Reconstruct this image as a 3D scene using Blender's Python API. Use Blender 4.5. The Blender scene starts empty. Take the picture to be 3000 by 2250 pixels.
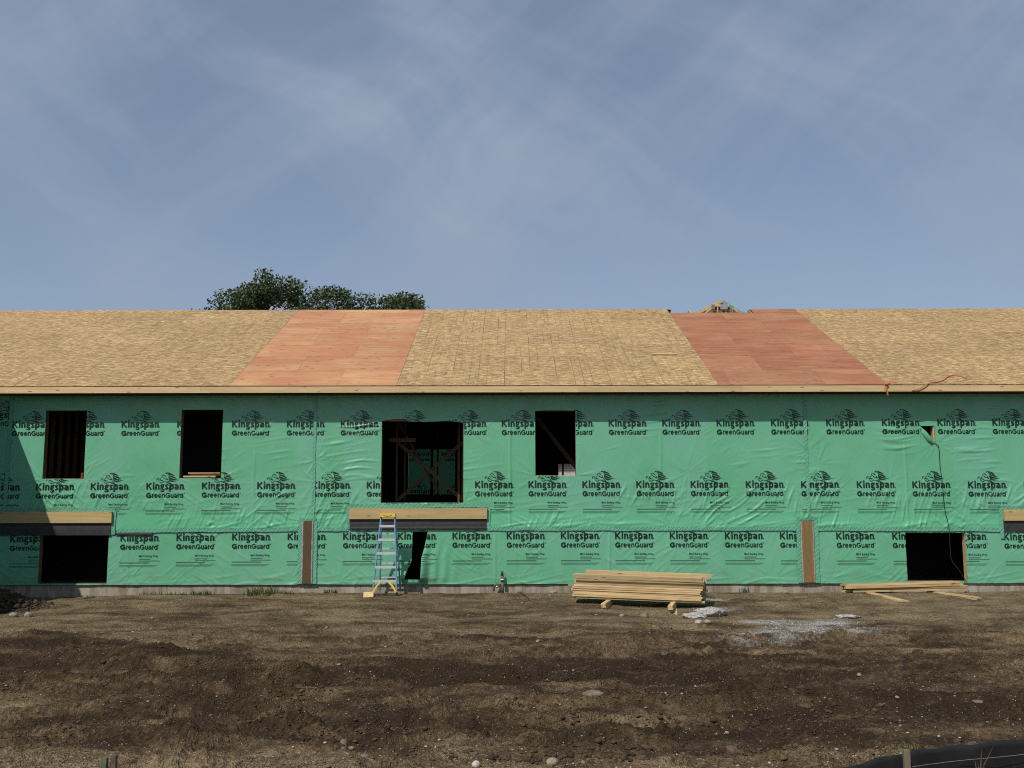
import bpy, bmesh, math, random
import numpy as np
from mathutils import Vector, Matrix

random.seed(7)
RNG = np.random.default_rng(11)
SC = bpy.context.scene
COL = SC.collection

# ------------------------------------------------------------------ camera
CAM_POS = Vector((0.0, -22.5, 2.05))
PITCH, ROLL = math.atan(345 / 2870), math.radians(0.12)
fw = Vector((0, math.cos(PITCH), math.sin(PITCH)))
up0 = Vector((0, -math.sin(PITCH), math.cos(PITCH)))
rt0 = Vector((1, 0, 0))
rt = rt0 * math.cos(ROLL) - up0 * math.sin(ROLL)
up = rt0 * math.sin(ROLL) + up0 * math.cos(ROLL)
cd = bpy.data.cameras.new('camera')
cd.sensor_width = 36.0
cd.lens = 36.0 * 2870 / 3000
cd.clip_start, cd.clip_end = 0.05, 3000
cam = bpy.data.objects.new('camera', cd)
COL.objects.link(cam)
cam.matrix_world = Matrix(((rt.x, up.x, -fw.x, CAM_POS.x), (rt.y, up.y, -fw.y, CAM_POS.y),
                           (rt.z, up.z, -fw.z, CAM_POS.z), (0, 0, 0, 1)))
SC.camera = cam

# ------------------------------------------------------------------ sun and sky
SUN_TO = Vector((-0.45, -0.746, 1.0)).normalized()
sd = bpy.data.lights.new('sun', 'SUN')
sd.energy = 4.0
sd.angle = math.radians(0.55)
sd.color = (1.0, 0.94, 0.85)
sun = bpy.data.objects.new('sun', sd)
COL.objects.link(sun)
sun.rotation_euler = (-SUN_TO).to_track_quat('-Z', 'Y').to_euler()
sun.location = (-20, -40, 50)

world = bpy.data.worlds.new('World')
SC.world = world
world.use_nodes = True
SC.view_settings.view_transform = 'Standard'
SC.view_settings.look = 'None'
SC.view_settings.exposure = -0.02
SC.view_settings.gamma = 1.0
SC.cycles.filter_width = 1.05
SC.cycles.use_denoising = False
SC.view_settings.use_curve_mapping = False


class NT:
    """small wrapper: n('ShaderNodeX', {input: value or socket}, prop=...) returns the node"""
    def __init__(self, tree):
        self.t = tree

    def n(self, kind, ins=None, **props):
        nd = self.t.nodes.new(kind)
        for k, v in props.items():
            setattr(nd, k, v)
        for k, v in (ins or {}).items():
            s = nd.inputs[k]
            if isinstance(v, bpy.types.NodeSocket):
                self.t.links.new(v, s)
            else:
                s.default_value = v
        return nd

    def noise(self, vec, scale, detail=4, rough=0.55, dist=0.0):
        return self.n('ShaderNodeTexNoise', {'Vector': vec, 'Scale': scale, 'Detail': detail, 'Roughness': rough, 'Distortion': dist}).outputs[0]

    def math(self, op, a, b=0.0, c=0.0, clamp=False):
        return self.n('ShaderNodeMath', {0: a, 1: b, 2: c}, operation=op, use_clamp=clamp).outputs[0]

    def ramp(self, fac, stops, interp='LINEAR'):
        nd = self.n('ShaderNodeValToRGB', {0: fac})
        cr = nd.color_ramp
        cr.interpolation = interp
        while len(cr.elements) < len(stops):
            cr.elements.new(0.5)
        for e, (p, c) in zip(cr.elements, stops):
            e.position = p
            e.color = (c[0], c[1], c[2], 1.0) if not isinstance(c, (int, float)) else (c, c, c, 1.0)
        return nd.outputs[0]

    def mix(self, fac, a, b, blend='MIX'):
        nd = self.n('ShaderNodeMix', data_type='RGBA', blend_type=blend)
        for k, v in ((0, fac), (6, a), (7, b)):
            s = nd.inputs[k]
            if isinstance(v, bpy.types.NodeSocket):
                self.t.links.new(v, s)
            elif k == 0:
                s.default_value = v
            else:
                s.default_value = (v[0], v[1], v[2], 1.0)
        return nd.outputs[2]

    def mapping(self, vec, scale=(1, 1, 1), loc=(0, 0, 0), rot=(0, 0, 0)):
        return self.n('ShaderNodeMapping', {'Vector': vec, 'Scale': scale, 'Location': loc, 'Rotation': rot}).outputs[0]


w = NT(world.node_tree)
world.node_tree.nodes.clear()
sky = w.n('ShaderNodeTexSky', sky_type='NISHITA', sun_disc=False)
sky.sun_elevation = math.asin(SUN_TO.z)
sky.sun_rotation = math.atan2(SUN_TO.x, SUN_TO.y)
sky.altitude = 200
sky.air_density, sky.dust_density, sky.ozone_density = 1.0, 1.0, 1.0
gen = w.n('ShaderNodeTexCoord').outputs['Generated']
sep = w.n('ShaderNodeSeparateXYZ', {0: gen})
az = w.math('ARCTAN2', sep.outputs[0], sep.outputs[1])
uv = w.n('ShaderNodeCombineXYZ', {0: az, 1: w.math('MULTIPLY', sep.outputs[2], 1.25), 2: 0.0}).outputs[0]
wz = w.n('ShaderNodeTexNoise', {'Vector': uv, 'Scale': 2.2, 'Detail': 3.0}).outputs['Color']
uvw = w.n('ShaderNodeVectorMath', {0: uv, 1: w.n('ShaderNodeVectorMath', {0: wz, 1: (0.22, 0.22, 0.0)}, operation='MULTIPLY').outputs[0]}, operation='ADD').outputs[0]
veil = w.noise(w.mapping(uvw, (1.0, 1.5, 1), (2.3, 0.6, 0)), 2.0, 6, 0.55, 0.4)


def streaks(angle, off, across):
    turned = w.mapping(uvw, (1, 1, 1), off, (0, 0, angle))
    return w.noise(w.mapping(turned, (1.1, across, 1)), 1.5, 7, 0.58, 0.35)


wisp1 = w.ramp(streaks(0.62, (0.3, 1.7, 0), 5.5), [(0.46, 0.0), (0.72, 0.50)])
wisp2 = w.ramp(streaks(-0.80, (4.1, 0.6, 0), 5.0), [(0.46, 0.0), (0.72, 0.50)])
thick = w.ramp(veil, [(0.34, 0.36), (0.52, 0.47), (0.70, 0.66)])
cfac = w.math('ADD', w.math('MULTIPLY', thick, 0.86), w.math('MULTIPLY', w.math('ADD', wisp1, wisp2), w.math('ADD', thick, 0.30)), 0.0, True)
skycol = w.mix(cfac, sky.outputs[0], (3.15, 3.82, 5.05))
bg = w.n('ShaderNodeBackground', {0: skycol, 1: 0.098})
wo = w.n('ShaderNodeOutputWorld', {0: bg.outputs[0]})


# ------------------------------------------------------------------ numpy noise
_perm = RNG.permutation(512)
_ang = RNG.random(512) * 2 * np.pi
_gx, _gy = np.cos(_ang), np.sin(_ang)


def pn(x, y, seed=0):
    x = np.asarray(x, float); y = np.asarray(y, float)
    xi = np.floor(x).astype(int); yi = np.floor(y).astype(int)
    xf = x - xi; yf = y - yi
    u = xf * xf * xf * (xf * (xf * 6 - 15) + 10); v = yf * yf * yf * (yf * (yf * 6 - 15) + 10)

    def g(a, b, fx, fy):
        h = _perm[(_perm[(a + seed * 37) & 511] + b * 7 + seed * 11) & 511]
        return _gx[h] * fx + _gy[h] * fy
    n00 = g(xi, yi, xf, yf); n10 = g(xi + 1, yi, xf - 1, yf)
    n01 = g(xi, yi + 1, xf, yf - 1); n11 = g(xi + 1, yi + 1, xf - 1, yf - 1)
    return (n00 * (1 - u) + n10 * u) * (1 - v) + (n01 * (1 - u) + n11 * u) * v * 1.0


def fbm(x, y, oct=4, seed=0, gain=0.5):
    s = 0; a = 1.0
    for i in range(oct):
        s = s + a * pn(x * 2 ** i, y * 2 ** i, seed + i)
        a *= gain
    return s


def sstep(a, b, x):
    t = np.clip((x - a) / (b - a), 0, 1)
    return t * t * (3 - 2 * t)


# ------------------------------------------------------------------ object helpers
def link(o, parent=None):
    COL.objects.link(o)
    if parent is not None:
        o.parent = parent
    return o


def raw_mesh(name, verts, faces, m=None, smooth=False):
    me = bpy.data.meshes.new(name)
    verts = np.asarray(verts, np.float32)
    if isinstance(faces, np.ndarray):
        k = faces.shape[1]
        nf = len(faces)
        me.vertices.add(len(verts))
        me.vertices.foreach_set('co', verts.ravel())
        me.loops.add(nf * k)
        me.loops.foreach_set('vertex_index', faces.ravel().astype(np.int32))
        me.polygons.add(nf)
        me.polygons.foreach_set('loop_start', np.arange(0, nf * k, k, dtype=np.int32))
        me.update(calc_edges=True)
        me.validate()
    else:
        me.from_pydata(verts.tolist(), [], faces)
        me.update()
    if smooth:
        me.polygons.foreach_set('use_smooth', [True] * len(me.polygons))
    if m is not None:
        me.materials.append(m)
    return me


def obj(name, me, parent=None, loc=None, rot=None):
    o = bpy.data.objects.new(name, me)
    if loc is not None:
        o.location = loc
    if rot is not None:
        o.rotation_euler = rot
    return link(o, parent)


def empty(name, loc=(0, 0, 0), rot=(0, 0, 0)):
    o = bpy.data.objects.new(name, None)
    o.location = loc
    o.rotation_euler = rot
    o.empty_display_size = 0.2
    return link(o)


def tag(o, label=None, cat=None, group=None, kind=None):
    if label:
        o['label'] = label
    if cat:
        o['category'] = cat
    if group:
        o['group'] = group
    if kind:
        o['kind'] = kind
    return o


BOXF = [(0, 1, 3, 2), (4, 6, 7, 5), (0, 4, 5, 1), (2, 3, 7, 6), (0, 2, 6, 4), (1, 5, 7, 3)]


def box_vf(x0, x1, y0, y1, z0, z1):
    v = [(x, y, z) for x in (x0, x1) for y in (y0, y1) for z in (z0, z1)]
    return v, BOXF


def box(name, x0, x1, y0, y1, z0, z1, m, parent=None):
    """box whose object origin is its centre so that object coordinates run along the piece"""
    cx, cy, cz = (x0 + x1) / 2, (y0 + y1) / 2, (z0 + z1) / 2
    v, f = box_vf(x0 - cx, x1 - cx, y0 - cy, y1 - cy, z0 - cz, z1 - cz)
    return obj(name, raw_mesh(name, v, f, m), parent, (cx, cy, cz))


_bar_cache = {}


def bar_mesh(L, W, H, m, bev=0.0025):
    """lumber: length on X, width on Y, height on Z, edges eased"""
    key = (round(L, 3), round(W, 4), round(H, 4), m.name)
    if key in _bar_cache:
        return _bar_cache[key]
    bm = bmesh.new()
    bmesh.ops.create_cube(bm, size=1)
    bmesh.ops.scale(bm, vec=(L, W, H), verts=bm.verts)
    es = [e for e in bm.edges if abs((e.verts[0].co - e.verts[1].co).x) > L * 0.5]
    bmesh.ops.bevel(bm, geom=es, offset=min(bev, W * .2, H * .2), segments=1, affect='EDGES')
    me = bpy.data.meshes.new('bar')
    bm.to_mesh(me); bm.free()
    me.materials.append(m)
    _bar_cache[key] = me
    return me


def bar(name, p0, p1, W, H, m, parent=None, roll=0.0):
    """a straight bar from p0 to p1 (centre line); W across, H the other way"""
    p0, p1 = Vector(p0), Vector(p1)
    d = p1 - p0
    L = d.length
    x = d.normalized()
    ref = Vector((0, 0, 1)) if abs(x.z) < 0.9 else Vector((0, 1, 0))
    y = ref.cross(x).normalized()
    z = x.cross(y)
    R = Matrix((x, y, z)).transposed() @ Matrix.Rotation(roll, 3, 'X')
    o = obj(name, bar_mesh(L, W, H, m), parent)
    o.location = (p0 + p1) / 2
    o.rotation_euler = R.to_euler()
    return o


def tube_vf(pts, rad, n=8, caps=True):
    pts = [Vector(p) for p in pts]
    if not hasattr(rad, '__len__'):
        rad = [rad] * len(pts)
    V, Fc = [], []
    for i, p in enumerate(pts):
        a = pts[max(i - 1, 0)]; b = pts[min(i + 1, len(pts) - 1)]
        t = (b - a).normalized()
        ref = Vector((0, 0, 1)) if abs(t.z) < 0.9 else Vector((0, 1, 0))
        u = ref.cross(t).normalized(); v = t.cross(u)
        for k in range(n):
            an = 2 * math.pi * k / n
            V.append(tuple(p + (u * math.cos(an) + v * math.sin(an)) * rad[i]))
    for i in range(len(pts) - 1):
        for k in range(n):
            k2 = (k + 1) % n
            Fc.append((i * n + k, i * n + k2, (i + 1) * n + k2, (i + 1) * n + k))
    if caps:
        Fc.append(tuple(range(n - 1, -1, -1)))
        Fc.append(tuple((len(pts) - 1) * n + k for k in range(n)))
    return V, Fc


def tube(name, pts, rad, m, parent=None, n=8):
    v, f = tube_vf(pts, rad, n)
    return obj(name, raw_mesh(name, v, f, m, smooth=True), parent)


def catmull(pts, k=6):
    P = [Vector(p) for p in pts]
    P = [P[0] * 2 - P[1]] + P + [P[-1] * 2 - P[-2]]
    out = []
    for i in range(1, len(P) - 2):
        for j in range(k):
            t = j / k
            a, b, c, d = P[i - 1], P[i], P[i + 1], P[i + 2]
            out.append(0.5 * ((2 * b) + (c - a) * t + (2 * a - 5 * b + 4 * c - d) * t * t + (3 * b - 3 * c + d - a) * t ** 3))
    out.append(P[-2])
    return out


# ------------------------------------------------------------------ materials
def new_mat(name):
    m = bpy.data.materials.new(name)
    m.use_nodes = True
    nt = NT(m.node_tree)
    b = m.node_tree.nodes['Principled BSDF']
    return m, nt, b


def setp(nt, b, **kw):
    for k, v in kw.items():
        s = b.inputs[k.replace('_', ' ')]
        if isinstance(v, bpy.types.NodeSocket):
            nt.t.links.new(v, s)
        else:
            s.default_value = v


def coords(nt, which='Object'):
    return nt.n('ShaderNodeTexCoord').outputs[which]


def shifted(nt):
    """object coordinates moved by a random amount per object, so shared meshes do not repeat"""
    oi = nt.n('ShaderNodeObjectInfo')
    sh = nt.n('ShaderNodeVectorMath', {0: oi.outputs['Random'], 1: (37.0, 19.0, 53.0)}, operation='MULTIPLY')
    nt.t.links.new(oi.outputs['Random'], sh.inputs[0])
    return nt.n('ShaderNodeVectorMath', {0: coords(nt), 1: sh.outputs[0]}, operation='ADD').outputs[0], oi.outputs['Random']


def lumber_mat(name, light, dark, knot=(0.10, 0.05, 0.02), rough=0.7, knots=True, var=0.25):
    m, nt, b = new_mat(name)
    v, rnd = shifted(nt)
    g1 = nt.noise(nt.mapping(v, (0.9, 22, 22)), 1.0, 5, 0.6, 0.6)
    g2 = nt.noise(nt.mapping(v, (2.5, 70, 70)), 1.0, 3, 0.6)
    g = nt.math('ADD', nt.math('MULTIPLY', g1, 0.7), nt.math('MULTIPLY', g2, 0.3))
    c = nt.ramp(g, [(0.32, dark), (0.62, light)])
    tint = nt.ramp(rnd, [(0.0, 1.0 - var), (0.5, 1.0), (1.0, 1.0 - var * 0.35)])
    c = nt.mix(1.0, c, tint, 'MULTIPLY')
    blot = nt.noise(nt.mapping(v, (1.3, 4, 4)), 1.0, 2)
    c = nt.mix(nt.ramp(blot, [(0.45, 0.0), (0.75, 0.45)]), c, dark)
    if knots:
        vo = nt.n('ShaderNodeTexVoronoi', {'Vector': nt.mapping(v, (2.2, 9, 9)), 'Scale': 1.0}, feature='F1').outputs[0]
        kf = nt.ramp(vo, [(0.07, 1.0), (0.15, 0.0)])
        c = nt.mix(nt.math('MULTIPLY', kf, 0.8), c, knot)
    setp(nt, b, Base_Color=c, Roughness=rough)
    bp = nt.n('ShaderNodeBump', {'Height': g2, 'Strength': 0.25, 'Distance': 0.002})
    setp(nt, b, Normal=bp.outputs[0])
    return m


M = {}
M['pine'] = lumber_mat('pine', (0.66, 0.50, 0.27), (0.40, 0.265, 0.115), var=0.55)
M['fascia'] = lumber_mat('fascia_pine', (0.66, 0.49, 0.27), (0.47, 0.325, 0.155))
M['treated'] = lumber_mat('treated_pine', (0.52, 0.40, 0.19), (0.37, 0.26, 0.10))
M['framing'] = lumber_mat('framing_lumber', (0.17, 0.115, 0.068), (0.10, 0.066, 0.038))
M['stake_wood'] = lumber_mat('weathered_wood', (0.20, 0.17, 0.12), (0.12, 0.10, 0.07), knots=False)
M['brownwood'] = lumber_mat('brown_stained_wood', (0.120, 0.074, 0.034), (0.065, 0.040, 0.019))
M['tanwood'] = lumber_mat('tan_stained_wood', (0.24, 0.155, 0.060), (0.15, 0.090, 0.032))


def osb_mat():
    m, nt, b = new_mat('osb')
    v, rnd = shifted(nt)
    a = nt.noise(nt.mapping(v, (8, 44, 44)), 1.0, 3, 0.6, 1.2)
    a2 = nt.noise(nt.mapping(v, (13, 52, 52), (7, 3, 1), (0, 0, 0.25)), 1.0, 2, 0.6, 1.6)
    vo = nt.n('ShaderNodeTexVoronoi', {'Vector': nt.mapping(v, (10, 44, 44)), 'Scale': 1.0, 'Randomness': 1.0}, feature='F1')
    vcol = nt.n('ShaderNodeSeparateColor', {0: vo.outputs['Color']}).outputs[0]
    g = nt.math('ADD', nt.math('MULTIPLY', a, 0.45), nt.math('ADD', nt.math('MULTIPLY', a2, 0.3), nt.math('MULTIPLY', vcol, 0.25)))
    c = nt.ramp(g, [(0.33, (0.140, 0.080, 0.029)), (0.45, (0.295, 0.185, 0.076)), (0.56, (0.405, 0.268, 0.118)), (0.68, (0.66, 0.495, 0.26))])
    tint = nt.ramp(rnd, [(0.0, 0.9), (1.0, 1.05)])
    c = nt.mix(1.0, c, tint, 'MULTIPLY')
    # printed nailing lines across the short way of the panel, at 16 inch centres, worn away in places
    o = coords(nt)
    sx = nt.n('ShaderNodeSeparateXYZ', {0: o})
    def lines(pitch, half):
        fx = nt.math('FRACT', nt.math('ADD', nt.math('DIVIDE', sx.outputs[0], pitch), 100.5))
        return nt.math('LESS_THAN', nt.math('ABSOLUTE', nt.math('SUBTRACT', fx, 0.5)), half / pitch)
    ln = nt.math('MAXIMUM', lines(0.4064, 0.0075), lines(0.6096, 0.009))
    wear = nt.ramp(nt.noise(nt.mapping(v, (1.2, 0.5, 1)), 1.0, 3), [(0.36, 0.05), (0.60, 0.6)])
    c = nt.mix(nt.math('MULTIPLY', ln, wear), c, (0.055, 0.062, 0.024))
    setp(nt, b, Base_Color=c, Roughness=0.75)
    bp = nt.n('ShaderNodeBump', {'Height': g, 'Strength': 0.5, 'Distance': 0.003})
    setp(nt, b, Normal=bp.outputs[0])
    return m


def ply_mat(name, c0, c1, c2):
    m, nt, b = new_mat(name)
    v, rnd = shifted(nt)
    g = nt.noise(nt.mapping(v, (0.8, 11, 11)), 1.0, 5, 0.6, 0.8)
    g2 = nt.noise(nt.mapping(v, (0.5, 1.1, 1)), 1.0, 3, 0.6)
    base = nt.mix(rnd, c0, c1)
    strip = nt.n('ShaderNodeTexVoronoi', {'Vector': nt.mapping(v, (0.85, 0.05, 0.05)), 'Scale': 1.0}, feature='F1').outputs['Color']
    stp = nt.n('ShaderNodeSeparateColor', {0: strip}).outputs[0]
    base = nt.mix(nt.math('MULTIPLY', stp, 0.55), base, c2)
    c = nt.mix(nt.ramp(g, [(0.36, 0.0), (0.66, 0.85)]), base, c2)
    gr = nt.noise(nt.mapping(v, (1.2, 34, 30)), 1.0, 3, 0.6, 0.5)
    c = nt.mix(nt.ramp(gr, [(0.30, 0.55), (0.52, 0.0)]), c, tuple(q_ * 0.55 for q_ in c1))
    c = nt.mix(nt.ramp(g2, [(0.42, 0.0), (0.62, 0.75)]), c, c1)
    c = nt.mix(1.0, c, nt.ramp(nt.math('FRACT', nt.math('MULTIPLY', rnd, 7.31)), [(0.0, 0.87), (1.0, 1.07)]), 'MULTIPLY')
    dash = nt.n('ShaderNodeTexVoronoi', {'Vector': nt.mapping(v, (2.8, 7.5, 7)), 'Scale': 1.0}, feature='F1').outputs[0]
    c = nt.mix(nt.math('MULTIPLY', nt.ramp(dash, [(0.10, 1.0), (0.22, 0.0)]), 0.75), c, (0.13, 0.055, 0.025))
    setp(nt, b, Base_Color=c, Roughness=0.7)
    bp = nt.n('ShaderNodeBump', {'Height': g, 'Strength': 0.15, 'Distance': 0.002})
    setp(nt, b, Normal=bp.outputs[0])
    return m


M['osb'] = osb_mat()
M['ply_a'] = ply_mat('orange_treated_plywood', (0.47, 0.228, 0.100), (0.395, 0.148, 0.072), (0.53, 0.325, 0.15))
M['ply_b'] = ply_mat('red_treated_plywood', (0.36, 0.140, 0.062), (0.295, 0.095, 0.046), (0.44, 0.235, 0.115))


def wrap_mat():
    m, nt, b = new_mat('green_building_wrap')
    v = coords(nt)
    s = nt.n('ShaderNodeSeparateXYZ', {0: v})
    n1 = nt.noise(v, 0.55, 3, 0.5)
    n2 = nt.noise(nt.mapping(v, (0.8, 1, 0.12)), 1.0, 2, 0.5)
    c = nt.mix(nt.ramp(n1, [(0.35, 0.0), (0.68, 1.0)]), (0.106, 0.375, 0.208), (0.140, 0.415, 0.258))
    c = nt.mix(nt.ramp(n2, [(0.52, 0.0), (0.56, 0.5)]), c, (0.15, 0.40, 0.285))
    weave = nt.noise(nt.mapping(v, (160, 160, 60)), 1.0, 1)
    c = nt.mix(nt.math('MULTIPLY', weave, 0.16), c, (0.08, 0.30, 0.17))
    # a second layer lies behind the lap below the printed lines
    lap = nt.math('MULTIPLY', nt.ramp(s.outputs[2], [(0.0, 0.0), (1.0, 1.0)]), 1.0)
    inlap = nt.math('MULTIPLY', nt.math('LESS_THAN', s.outputs[2], 1.825), nt.math('GREATER_THAN', s.outputs[2], 1.40))
    c = nt.mix(nt.math('MULTIPLY', inlap, 0.5), c, (0.105, 0.46, 0.24))
    rough = nt.ramp(nt.noise(v, 3.0, 2), [(0.3, 0.34), (0.7, 0.5)])
    mud = nt.math('MULTIPLY', nt.ramp(s.outputs[2], [(0.20, 1.0), (0.75, 0.0)]), nt.ramp(nt.noise(nt.mapping(v, (3, 3, 5)), 1.0, 6, 0.7), [(0.48, 0.0), (0.72, 0.7)]))
    c = nt.mix(mud, c, (0.16, 0.17, 0.11))
    setp(nt, b, Base_Color=c, Roughness=rough)
    b.inputs['Specular IOR Level'].default_value = 0.7
    fine = nt.noise(nt.mapping(v, (26, 26, 14), (0, 0, 0), (0, 0.5, 0)), 1.0, 3, 0.55, 0.8)
    bp = nt.n('ShaderNodeBump', {'Height': fine, 'Strength': 0.35, 'Distance': 0.006})
    setp(nt, b, Normal=bp.outputs[0])
    return m


M['wrap'] = wrap_mat()
m, nt, b = new_mat('green_ink'); M['ink'] = m
v = coords(nt)
fine = nt.noise(nt.mapping(v, (26, 26, 14), (0, 0, 0), (0, 0.5, 0)), 1.0, 3, 0.55, 0.8)
bp = nt.n('ShaderNodeBump', {'Height': fine, 'Strength': 0.35, 'Distance': 0.006})
setp(nt, b, Base_Color=nt.ramp(nt.noise(v, 30, 2), [(0.3, (0.002, 0.012, 0.008)), (0.75, (0.006, 0.026, 0.017))]), Roughness=0.45, Normal=bp.outputs[0])


def tape_mat():
    m, nt, b = new_mat('corded_seam_tape')
    v = coords(nt)
    s = nt.n('ShaderNodeSeparateXYZ', {0: v})
    u = nt.math('MULTIPLY', nt.math('ADD', s.outputs[0], s.outputs[2]), 105.0)
    q = nt.math('MULTIPLY', nt.math('SUBTRACT', s.outputs[0], s.outputs[2]), 62.0)
    p = nt.math('MULTIPLY', nt.math('ADD', nt.math('SINE', u), nt.math('MULTIPLY', nt.math('SINE', q), 0.6)), 0.5)
    p = nt.math('ADD', nt.math('ADD', p, 0.45), nt.math('MULTIPLY', nt.math('SUBTRACT', nt.noise(v, 7, 2), 0.5), 0.8))
    c = nt.ramp(p, [(0.10, (0.070, 0.245, 0.170)), (0.5, (0.120, 0.365, 0.235)), (0.9, (0.17, 0.45, 0.31))])
    setp(nt, b, Base_Color=c, Roughness=0.4)
    bp = nt.n('ShaderNodeBump', {'Height': p, 'Strength': 0.3, 'Distance': 0.004})
    setp(nt, b, Normal=bp.outputs[0])
    return m


M['tape'] = tape_mat()


def plain(name, c, rough=0.6, metal=0.0, nscale=12, amt=0.25, bump=0.0):
    m, nt, b = new_mat(name)
    v = coords(nt)
    n1 = nt.noise(v, nscale, 4, 0.6)
    d = tuple(x * (1 - amt) for x in c); l = tuple(min(1, x * (1 + amt)) for x in c)
    setp(nt, b, Base_Color=nt.ramp(n1, [(0.3, d), (0.7, l)]), Roughness=rough, Metallic=metal)
    if bump:
        bp = nt.n('ShaderNodeBump', {'Height': n1, 'Strength': bump, 'Distance': 0.01})
        setp(nt, b, Normal=bp.outputs[0])
    return m


M['membrane'] = plain('black_flashing_membrane', (0.030, 0.028, 0.030), 0.55, 0, 9, 0.3, 0.3)
M['sealant'] = plain('grey_sealant', (0.29, 0.265, 0.24), 0.7, 0, 18, 0.35, 0.4)
M['shade_board'] = plain('interior_shade_black', (0.035, 0.03, 0.027), 0.85)  # near-black base colour stands in for the shade inside the rooms
M['subfloor'] = plain('subfloor', (0.20, 0.14, 0.08), 0.8)
M['steel'] = plain('galvanised_steel', (0.42, 0.45, 0.47), 0.45, 0.6, 30, 0.25)
M['metal_pipe'] = plain('dull_pipe', (0.10, 0.085, 0.06), 0.6, 0.2, 25, 0.4)
M['black'] = plain('black_plastic', (0.012, 0.012, 0.012), 0.5)
M['white'] = plain('white_plastic', (0.75, 0.75, 0.72), 0.5)
M['fibreglass'] = plain('blue_fibreglass', (0.10, 0.20, 0.34), 0.45, 0, 8, 0.15)
M['alu'] = plain('aluminium', (0.68, 0.70, 0.70), 0.38, 0.55, 20, 0.1)
M['yellow'] = plain('yellow_plastic', (0.66, 0.43, 0.05), 0.45, 0, 10, 0.1)
M['orange'] = plain('orange_webbing', (0.50, 0.17, 0.06), 0.65, 0, 15, 0.2)
M['red'] = plain('red_metal', (0.30, 0.04, 0.05), 0.35, 0.2)
M['fabric'] = plain('black_silt_fabric', (0.011, 0.011, 0.012), 0.6, 0, 6, 0.4)
M['string'] = plain('grey_string', (0.16, 0.15, 0.14), 0.8)
M['bark'] = plain('bark', (0.10, 0.07, 0.045), 0.9, 0, 14, 0.4, 0.6)
M['scrap'] = plain('osb_scrap', (0.55, 0.40, 0.20), 0.75, 0, 40, 0.35)
M['blueboard'] = plain('grey_green_weathered_wood', (0.20, 0.25, 0.24), 0.7)
M['greenstake'] = plain('weathered_green_wood', (0.085, 0.095, 0.06), 0.8, 0, 30, 0.35)
M['siding'] = plain('pale_siding', (0.45, 0.40, 0.37), 0.7)
M['shingle'] = plain('dark_shingle', (0.10, 0.09, 0.085), 0.9)


def concrete_mat():
    m, nt, b = new_mat('concrete')
    v = coords(nt, 'Object')
    drip = nt.noise(nt.mapping(v, (9, 9, 1.2)), 1.0, 4, 0.6)
    blot = nt.noise(v, 1.6, 4, 0.6)
    c = nt.mix(nt.ramp(blot, [(0.35, 0.0), (0.65, 1.0)]), (0.38, 0.345, 0.285), (0.26, 0.225, 0.175))
    c = nt.mix(nt.ramp(drip, [(0.42, 0.0), (0.62, 0.75)]), c, (0.16, 0.125, 0.085))
    c = nt.mix(nt.ramp(nt.noise(v, 14, 3), [(0.58, 0.0), (0.8, 0.4)]), c, (0.5, 0.46, 0.40))
    setp(nt, b, Base_Color=c, Roughness=0.9)
    bp = nt.n('ShaderNodeBump', {'Height': nt.noise(v, 30, 4), 'Strength': 0.4, 'Distance': 0.006})
    setp(nt, b, Normal=bp.outputs[0])
    return m


M['concrete'] = concrete_mat()


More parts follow.
